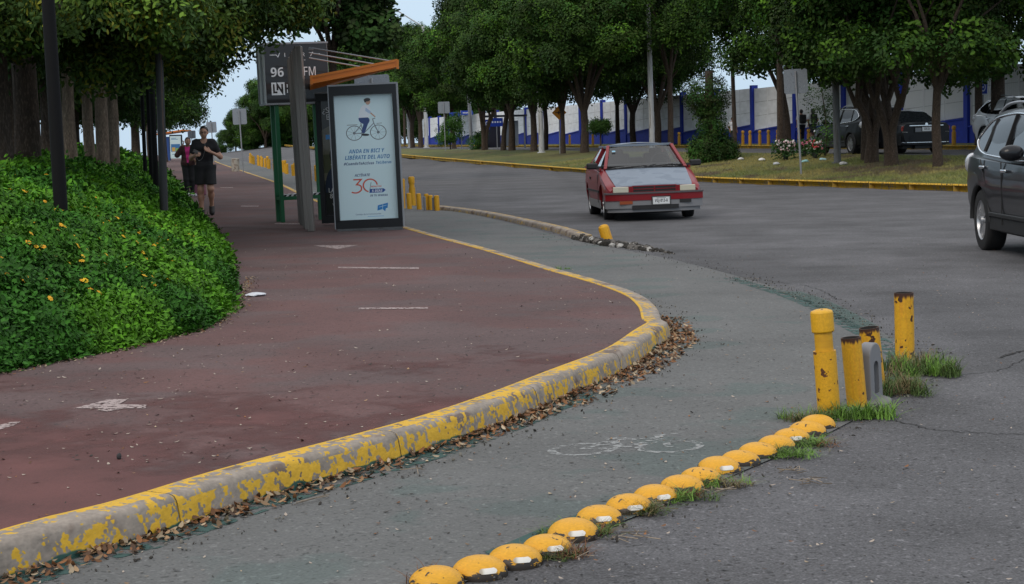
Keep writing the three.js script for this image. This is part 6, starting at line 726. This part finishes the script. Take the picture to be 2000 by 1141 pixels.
// joints of a figure about 1.7 m tall facing +z; parts listed by region
function makePerson(o) {
  const { head, neck, hip = [0, 0.95, 0], sh, el, wr, kn, an, toe, cell = 0.012 } = o, sx = 0.165, hx = 0.088, T = [];
  const torso = [[[-0.09, 1.3, 0], [0.09, 1.3, 0], 0.098, 0.098], [[-0.065, 1.12, 0], [0.065, 1.12, 0], 0.1, 0.1], [[-0.075, 0.96, 0], [0.075, 0.96, 0], 0.115, 0.115], [[-0.1, 1.4, -0.01], [0.1, 1.4, -0.01], 0.062, 0.062]], arms = [], legs = [], feet = [], upperArm = [], thigh = [], shin = [], fore = [];
  for (const s of [0, 1]) { upperArm.push([sh[s], el[s], 0.055, 0.042]); fore.push([el[s], wr[s], 0.04, 0.026]); const h = [(s ? 1 : -1) * hx, 0.92, 0]; thigh.push([h, kn[s], 0.092, 0.058]); shin.push([kn[s], [mix(kn[s][0], an[s][0], 0.35), mix(kn[s][1], an[s][1], 0.35), mix(kn[s][2], an[s][2], 0.35) - 0.015], 0.055, 0.054], [[mix(kn[s][0], an[s][0], 0.35), mix(kn[s][1], an[s][1], 0.35), mix(kn[s][2], an[s][2], 0.35) - 0.015], an[s], 0.054, 0.036]); feet.push([an[s], toe[s], 0.042, 0.036], [[an[s][0], an[s][1] - 0.035, an[s][2] - 0.03], toe[s], 0.035, 0.032]); }
  const nk = [[neck, [head[0], head[1] - 0.06, head[2] - 0.015], 0.052, 0.047]], all = [...torso, ...upperArm, ...fore, ...thigh, ...shin, ...feet.map((b) => [b[0], b[1], b[2] * 0.8, b[3] * 0.8]), ...nk];
  const [hx0, hy0, hz0] = head, yaw = o.yaw ?? 0, cy = Math.cos(yaw), sy = Math.sin(yaw), loc = (x, y, z) => { const a = x - hx0, c = z - hz0; return [a * cy - c * sy, y - hy0, a * sy + c * cy]; };
  const ell = (p, c, r) => { const q = Math.hypot((p[0] - c[0]) / r[0], (p[1] - c[1]) / r[1], (p[2] - c[2]) / r[2]); return (q - 1) * Math.min(...r); };
  const headF = (x, y, z) => { const p = loc(x, y, z); let d = ell(p, [0, 0.03, -0.012], [0.074, 0.092, 0.092]); d = smin(d, ell(p, [0, -0.05, 0.022], [0.054, 0.068, 0.066]), 0.05); d = smin(d, capsule(p[0], p[1], p[2], [0, 0.012, 0.083], [0, -0.028, 0.1], 0.007, 0.014), 0.02); for (const s of [-1, 1]) { d = smin(d, ell(p, [s * 0.078, -0.005, -0.008], [0.011, 0.03, 0.018]), 0.01); d = smin(d, ell(p, [s * 0.036, -0.03, 0.055], [0.025, 0.025, 0.02]), 0.03); d = Math.max(d, -ell(p, [s * 0.031, 0.004, 0.09], [0.018, 0.011, 0.014])); } d = smin(d, ell(p, [0, -0.058, 0.077], [0.026, 0.011, 0.013]), 0.012); return d; };
  const g = [net(all, 0.045, cell), surfaceNet(headF, [hx0 - 0.12, hy0 - 0.15, hz0 - 0.13], [hx0 + 0.12, hy0 + 0.15, hz0 + 0.14], cell * 0.45)];
  (o.hands ?? []).forEach((h) => g.push(net(h, 0.012, cell * 0.38)));
  const t = thing('person', o.label, 'person', 0, 0, 0, o.turn ?? 0, o.group); t.position.set(...o.at); t.scale.setScalar(o.scale ?? 1); part('body', g, o.skin, t);
  const wear = (name, bones, grow, k, m, clip, label) => part(name, net(bones, k, cell, grow, clip), m, t, label);
  o.wear?.({ wear, torso, upperArm, fore, thigh, shin, feet, nk, t });
  // hair, eyes, mouth
  const hairF = (x, y, z) => { const p = loc(x, y, z); let d = ell(p, [0, 0.036, -0.02], [0.084, 0.1, 0.098]); const cut = (p[2] - 0.045) * 0.75 - (p[1] - 0.06) * 0.65; d = Math.max(d, cut); if (o.longHair) d = smin(d, Math.max(capsule(p[0], p[1], p[2], [0, 0.0, -0.07], [0, -o.longHair, -0.085], 0.085, 0.06), p[2] - 0.02), 0.04); if (o.bun) d = smin(d, ell(p, o.bun, [0.045, 0.04, 0.045]), 0.02); return d; };
  part('hair', surfaceNet(hairF, [hx0 - 0.15, hy0 - (o.longHair ?? 0.1) - 0.14, hz0 - 0.24], [hx0 + 0.15, hy0 + 0.17, hz0 + 0.13], cell * 0.6), o.hair, t);
  const fp = (x, y, z) => [hx0 + x * cy + z * sy, hy0 + y, hz0 - x * sy + z * cy], face = (n, list, m) => part(n, merge(list.map(([x, y, z, a, b, c]) => new THREE.SphereGeometry(1, 10, 8).scale(a, b, c).rotateY(yaw).translate(...fp(x, y, z)))), m, t);
  if (!o.back) { face('eyes', [[-0.031, 0.004, 0.078, 0.012, 0.007, 0.008], [0.031, 0.004, 0.078, 0.012, 0.007, 0.008]], mat([0.02, 0.015, 0.012], 0.2)); face('eyebrows', [[-0.031, 0.024, 0.078, 0.02, 0.004, 0.008], [0.031, 0.024, 0.078, 0.02, 0.004, 0.008]], o.hair); face('mouth', [[0, -0.058, 0.083, 0.022, o.talk ? 0.011 : 0.006, 0.01]], mat([0.12, 0.03, 0.025], 0.5)); }
  if (o.glasses) part('glasses', merge([-1, 1].map((s) => new THREE.TorusGeometry(0.024, 0.0035, 6, 20).scale(1.1, 0.85, 1).rotateY(yaw).translate(...fp(s * 0.033, 0.004, 0.098))).concat([rod(fp(-0.01, 0.008, 0.1), fp(0.01, 0.008, 0.1), 0.003), rod(fp(0.06, 0.008, 0.095), fp(0.08, 0.01, 0), 0.003), rod(fp(-0.06, 0.008, 0.095), fp(-0.08, 0.01, 0), 0.003)])), mat([0.015, 0.013, 0.014], 0.3), t);
  return t;
}
const skinA = mat([0.47, 0.26, 0.18], 0.55), skinB = mat([0.34, 0.18, 0.12], 0.55), hairDark = mat([0.011, 0.008, 0.007], 0.5), clothBlack = mat([0.011, 0.011, 0.013], 0.85), shoeBlack = mat([0.012, 0.012, 0.013], 0.7), shoeWhite = mat([0.6, 0.6, 0.62], 0.7);
const atPath = (p) => [p[0], riseL(-p[1]) + KH, p[1]];
{
  const wr = [[-0.17, 1.16, 0.26], [0.13, 1.22, 0.19]];
  const t = makePerson({ label: 'woman jogger in black top and shorts with glasses, holding a phone', at: atPath([-6.017,-33.566]), turn: 0.12, scale: 1.03, head: [0.005, 1.59, 0.03], neck: [0, 1.44, 0], yaw: -0.08, sh: [[-0.165, 1.4, 0], [0.165, 1.4, 0]], el: [[-0.25, 1.11, 0.04], [0.3, 1.12, 0.0]], wr, kn: [[-0.095, 0.49, 0.03], [0.1, 0.52, 0.14]], an: [[-0.095, 0.085, 0.0], [0.095, 0.16, -0.1]], toe: [[-0.1, 0.034, 0.14], [0.1, 0.05, 0.02]], skin: skinA, hair: hairDark, bun: [0, 0.06, -0.11], talk: true, glasses: true, cell: 0.011,
    hands: [handBones(wr[0], [0.5, 0.15, 0.75], [0.2, 1, -0.1], 0.55), handBones(wr[1], [-0.85, 0.5, 0.1], [0, 0.8, -0.5], 0.3)],
    wear: ({ wear, torso, upperArm, thigh, feet, nk }) => {
      wear('shirt', [...torso, ...upperArm], 0.016, 0.05, clothBlack, (x, y, z) => Math.max(0.9 - y, Math.min(y - 1.475, 9), Math.abs(x) > 0.16 ? Math.min(1.2 - y + (Math.abs(x) - 0.25) * 0.4, 9) : -1, Math.hypot(x * 1.1, (y - 1.49) * 0.75, z - 0.075) < 0.085 ? 0.085 - Math.hypot(x * 1.1, (y - 1.49) * 0.75, z - 0.075) : -1));
      wear('shorts', [...torso.slice(1, 3), ...thigh.map((b) => [b[0], [b[1][0], b[1][1], b[1][2]], b[2] + 0.004, b[3] + 0.04])], 0.02, 0.05, clothBlack, (x, y) => Math.max(0.6 - y, y - 0.98)); wear('shoe', feet, 0.012, 0.02, shoeBlack, (x, y) => y - 0.2);
    } });
  part('earphone_cord', new THREE.TubeGeometry(new THREE.CatmullRomCurve3([V(0.07, 1.56, 0.06), V(0.03, 1.42, 0.12), V(0.015, 1.25, 0.135), V(-0.04, 1.1, 0.15), V(-0.1, 1.06, 0.2), V(-0.14, 1.14, 0.27)]), 40, 0.0022, 5), mat([0.3, 0.3, 0.3], 0.5), t); part('arm_band', cyl(0.06, 0.056, 0.09, 0, 0, 0, 16).rotateZ(0.55).translate(0.245, 1.25, -0.005), mat([0.06, 0.09, 0.28], 0.6), t);
  const ph = solo('smartphone', box(0.075, 0.15, 0.009, 0, 0, 0, 0.004), mat([0.01, 0.01, 0.012], 0.2), 'black smartphone held up by the jogger', 'phone'); ph.position.copy(V(-0.125, 1.225, 0.33).multiplyScalar(1.03).applyAxisAngle(V(0, 1, 0), 0.12).add(t.position)); ph.rotation.set(-0.5, 0.3, 1.2);
}
{
  const wr = [[-0.13, 1.47, 0.1], [0.2, 1.05, 0.2]], maroon = mat([0.05, 0.016, 0.016], 0.85), pink = mat([0.62, 0.03, 0.22], 0.75);
  makePerson({ label: 'woman in maroon jacket over a pink top, hand raised to her ear', at: atPath([-8.957,-47.377]), turn: 0.1, scale: 0.97, head: [0.02, 1.58, 0.03], neck: [0, 1.44, 0], yaw: 0.2, sh: [[-0.16, 1.39, 0], [0.16, 1.39, 0]], el: [[-0.3, 1.2, 0.05], [0.25, 1.12, 0.0]], wr, kn: [[-0.075, 0.49, 0.05], [0.08, 0.49, 0.02]], an: [[-0.04, 0.09, 0.05], [0.08, 0.1, -0.08]], toe: [[-0.03, 0.035, 0.19], [0.08, 0.04, 0.05]], skin: skinB, hair: hairDark, longHair: 0.06, cell: 0.013,
    hands: [handBones(wr[0], [0.35, 0.75, -0.2], [0.3, 0.3, 0.9], 0.5), handBones(wr[1], [0.2, -0.3, 0.8], [-0.3, 0.9, 0], 0.4)],
    wear: ({ wear, torso, upperArm, fore, thigh, shin, feet, nk }) => { wear('top', torso, 0.012, 0.05, pink, (x, y) => Math.max(0.9 - y, y - 1.44)); wear('jacket', [...torso, ...upperArm, ...fore.map((b) => [b[0], [mix(b[0][0], b[1][0], 0.85), mix(b[0][1], b[1][1], 0.85), mix(b[0][2], b[1][2], 0.85)], b[2], b[3]])], 0.026, 0.05, maroon, (x, y, z) => Math.max(0.88 - y, z > 0.02 && Math.abs(x) < 0.14 ? 0.012 + (y - 0.86) * 0.11 - Math.abs(x - 0.0) : -1)); wear('trousers', [...torso.slice(2, 3), ...thigh, ...shin], 0.018, 0.045, clothBlack, (x, y) => Math.max(0.09 - y, y - 0.98)); wear('shoe', feet, 0.012, 0.02, shoeWhite, (x, y) => y - 0.12); } });
  const wr2 = [[-0.22, 0.95, 0.05], [0.22, 0.95, 0.05]], mauve = mat([0.2, 0.075, 0.11], 0.85);
  makePerson({ label: 'person in pink top and wide mauve trousers, mostly hidden behind the jogger', at: atPath([-8.745,-47.630]), turn: 0.1, scale: 0.94, head: [0, 1.58, 0.02], neck: [0, 1.44, 0], sh: [[-0.16, 1.39, 0], [0.16, 1.39, 0]], el: [[-0.23, 1.15, -0.02], [0.23, 1.15, -0.02]], wr: wr2, kn: [[-0.09, 0.49, 0.03], [0.09, 0.49, 0.05]], an: [[-0.09, 0.09, 0], [0.09, 0.09, 0.04]], toe: [[-0.09, 0.034, 0.14], [0.09, 0.034, 0.18]], skin: skinB, hair: hairDark, longHair: 0.05, cell: 0.016, hands: wr2.map((w) => handBones(w, [0, -1, 0.1], [0, 0.1, 1], 0.3)),
    wear: ({ wear, torso, upperArm, thigh, shin, feet }) => { wear('top', [...torso, ...upperArm], 0.016, 0.05, pink, (x, y) => Math.max(0.86 - y, y - 1.44)); wear('trousers', [...torso.slice(2, 3), ...thigh.map((b) => [b[0], b[1], b[2], 0.085]), ...[0, 1].map((s) => [[s ? 0.09 : -0.09, 0.49, 0.03], [s ? 0.1 : -0.1, 0.05, 0.02], 0.085, 0.11])], 0.02, 0.05, mauve, (x, y) => Math.max(0.03 - y, y - 0.98)); wear('shoe', feet, 0.012, 0.02, shoeWhite, (x, y) => y - 0.12); } });
}
// students walking away along the wall, seen from behind
{
  const white = mat([0.62, 0.64, 0.67], 0.8), navy = mat([0.014, 0.016, 0.03], 0.85), pack = mat([0.012, 0.012, 0.014], 0.8), wr = [[-0.2, 0.98, 0.06], [0.2, 0.98, 0.06]];
  const S = [[[13.938,1.013,-80.500], 'student with a black backpack and dark trousers walking along the blue wall', Math.PI + 0.2, 0, 1], [[14.294,1.003,-79.500], 'student with long dark hair, dark skirt and white socks by the blue wall', Math.PI + 0.15, 1, 1], [[15.268,1.001,-77.500], 'person in white shirt half hidden behind the thick grey pole', Math.PI + 0.4, 2, 0.96], [[11.544,1.104,-87.000], 'person in a striped top half hidden behind the thin dark pole', 0.3, 3, 0.96]];
  S.forEach(([p, l, turn, k, s]) => { const y = groundY(p[0], -p[2]), girl = k === 1, t = makePerson({ label: l, at: [p[0], y, p[2]], turn, scale: s * 0.97, head: [0, 1.58, 0.02], neck: [0, 1.44, 0], sh: [[-0.16, 1.39, 0], [0.16, 1.39, 0]], el: [[-0.24, 1.16, -0.05], [0.24, 1.16, -0.05]], wr, kn: [[-0.09, 0.49, 0.1], [0.09, 0.49, -0.02]], an: [[-0.08, 0.09, 0.14], [0.08, 0.12, -0.22]], toe: [[-0.08, 0.034, 0.28], [0.08, 0.04, -0.08]], skin: skinB, hair: hairDark, longHair: girl ? 0.34 : 0.02, back: k < 3, cell: 0.02, hands: wr.map((w) => handBones(w, [0, -1, 0.15], [0, 0.1, 1], 0.35, 1.1)),
    wear: ({ wear, torso, upperArm, thigh, shin, feet, t }) => { wear('shirt', [...torso, ...upperArm], 0.022, 0.05, white, (x, y) => Math.max(0.92 - y, y - 1.44, Math.abs(x) > 0.17 ? 1.2 - y : -1)); girl ? wear('skirt', [...torso.slice(2, 3), [[0, 0.9, 0], [0, 0.62, 0], 0.14, 0.21]], 0.02, 0.06, navy, (x, y) => Math.max(0.58 - y, y - 1.0)) : wear('trousers', [...torso.slice(2, 3), ...thigh, ...shin], 0.022, 0.05, navy, (x, y) => Math.max(0.08 - y, y - 0.98)); if (girl) wear('sock', shin, 0.014, 0.02, white, (x, y) => Math.max(y - 0.36, 0.1 - y)); wear('shoe', feet, 0.014, 0.02, shoeBlack, (x, y) => y - 0.14); } });
    if (k < 2) { const b = thing('backpack', k ? 'dark backpack worn by the long-haired student' : 'black backpack worn by the student in trousers', 'backpack', ...[p[0], y, p[2]], turn); part('bag', box(0.3, 0.42, 0.16, 0, 1.2, -0.2, 0.05), pack, b); part('pocket', box(0.22, 0.18, 0.06, 0, 1.1, -0.3, 0.02), pack, b); }
  });
}

renderer.render(scene, camera);
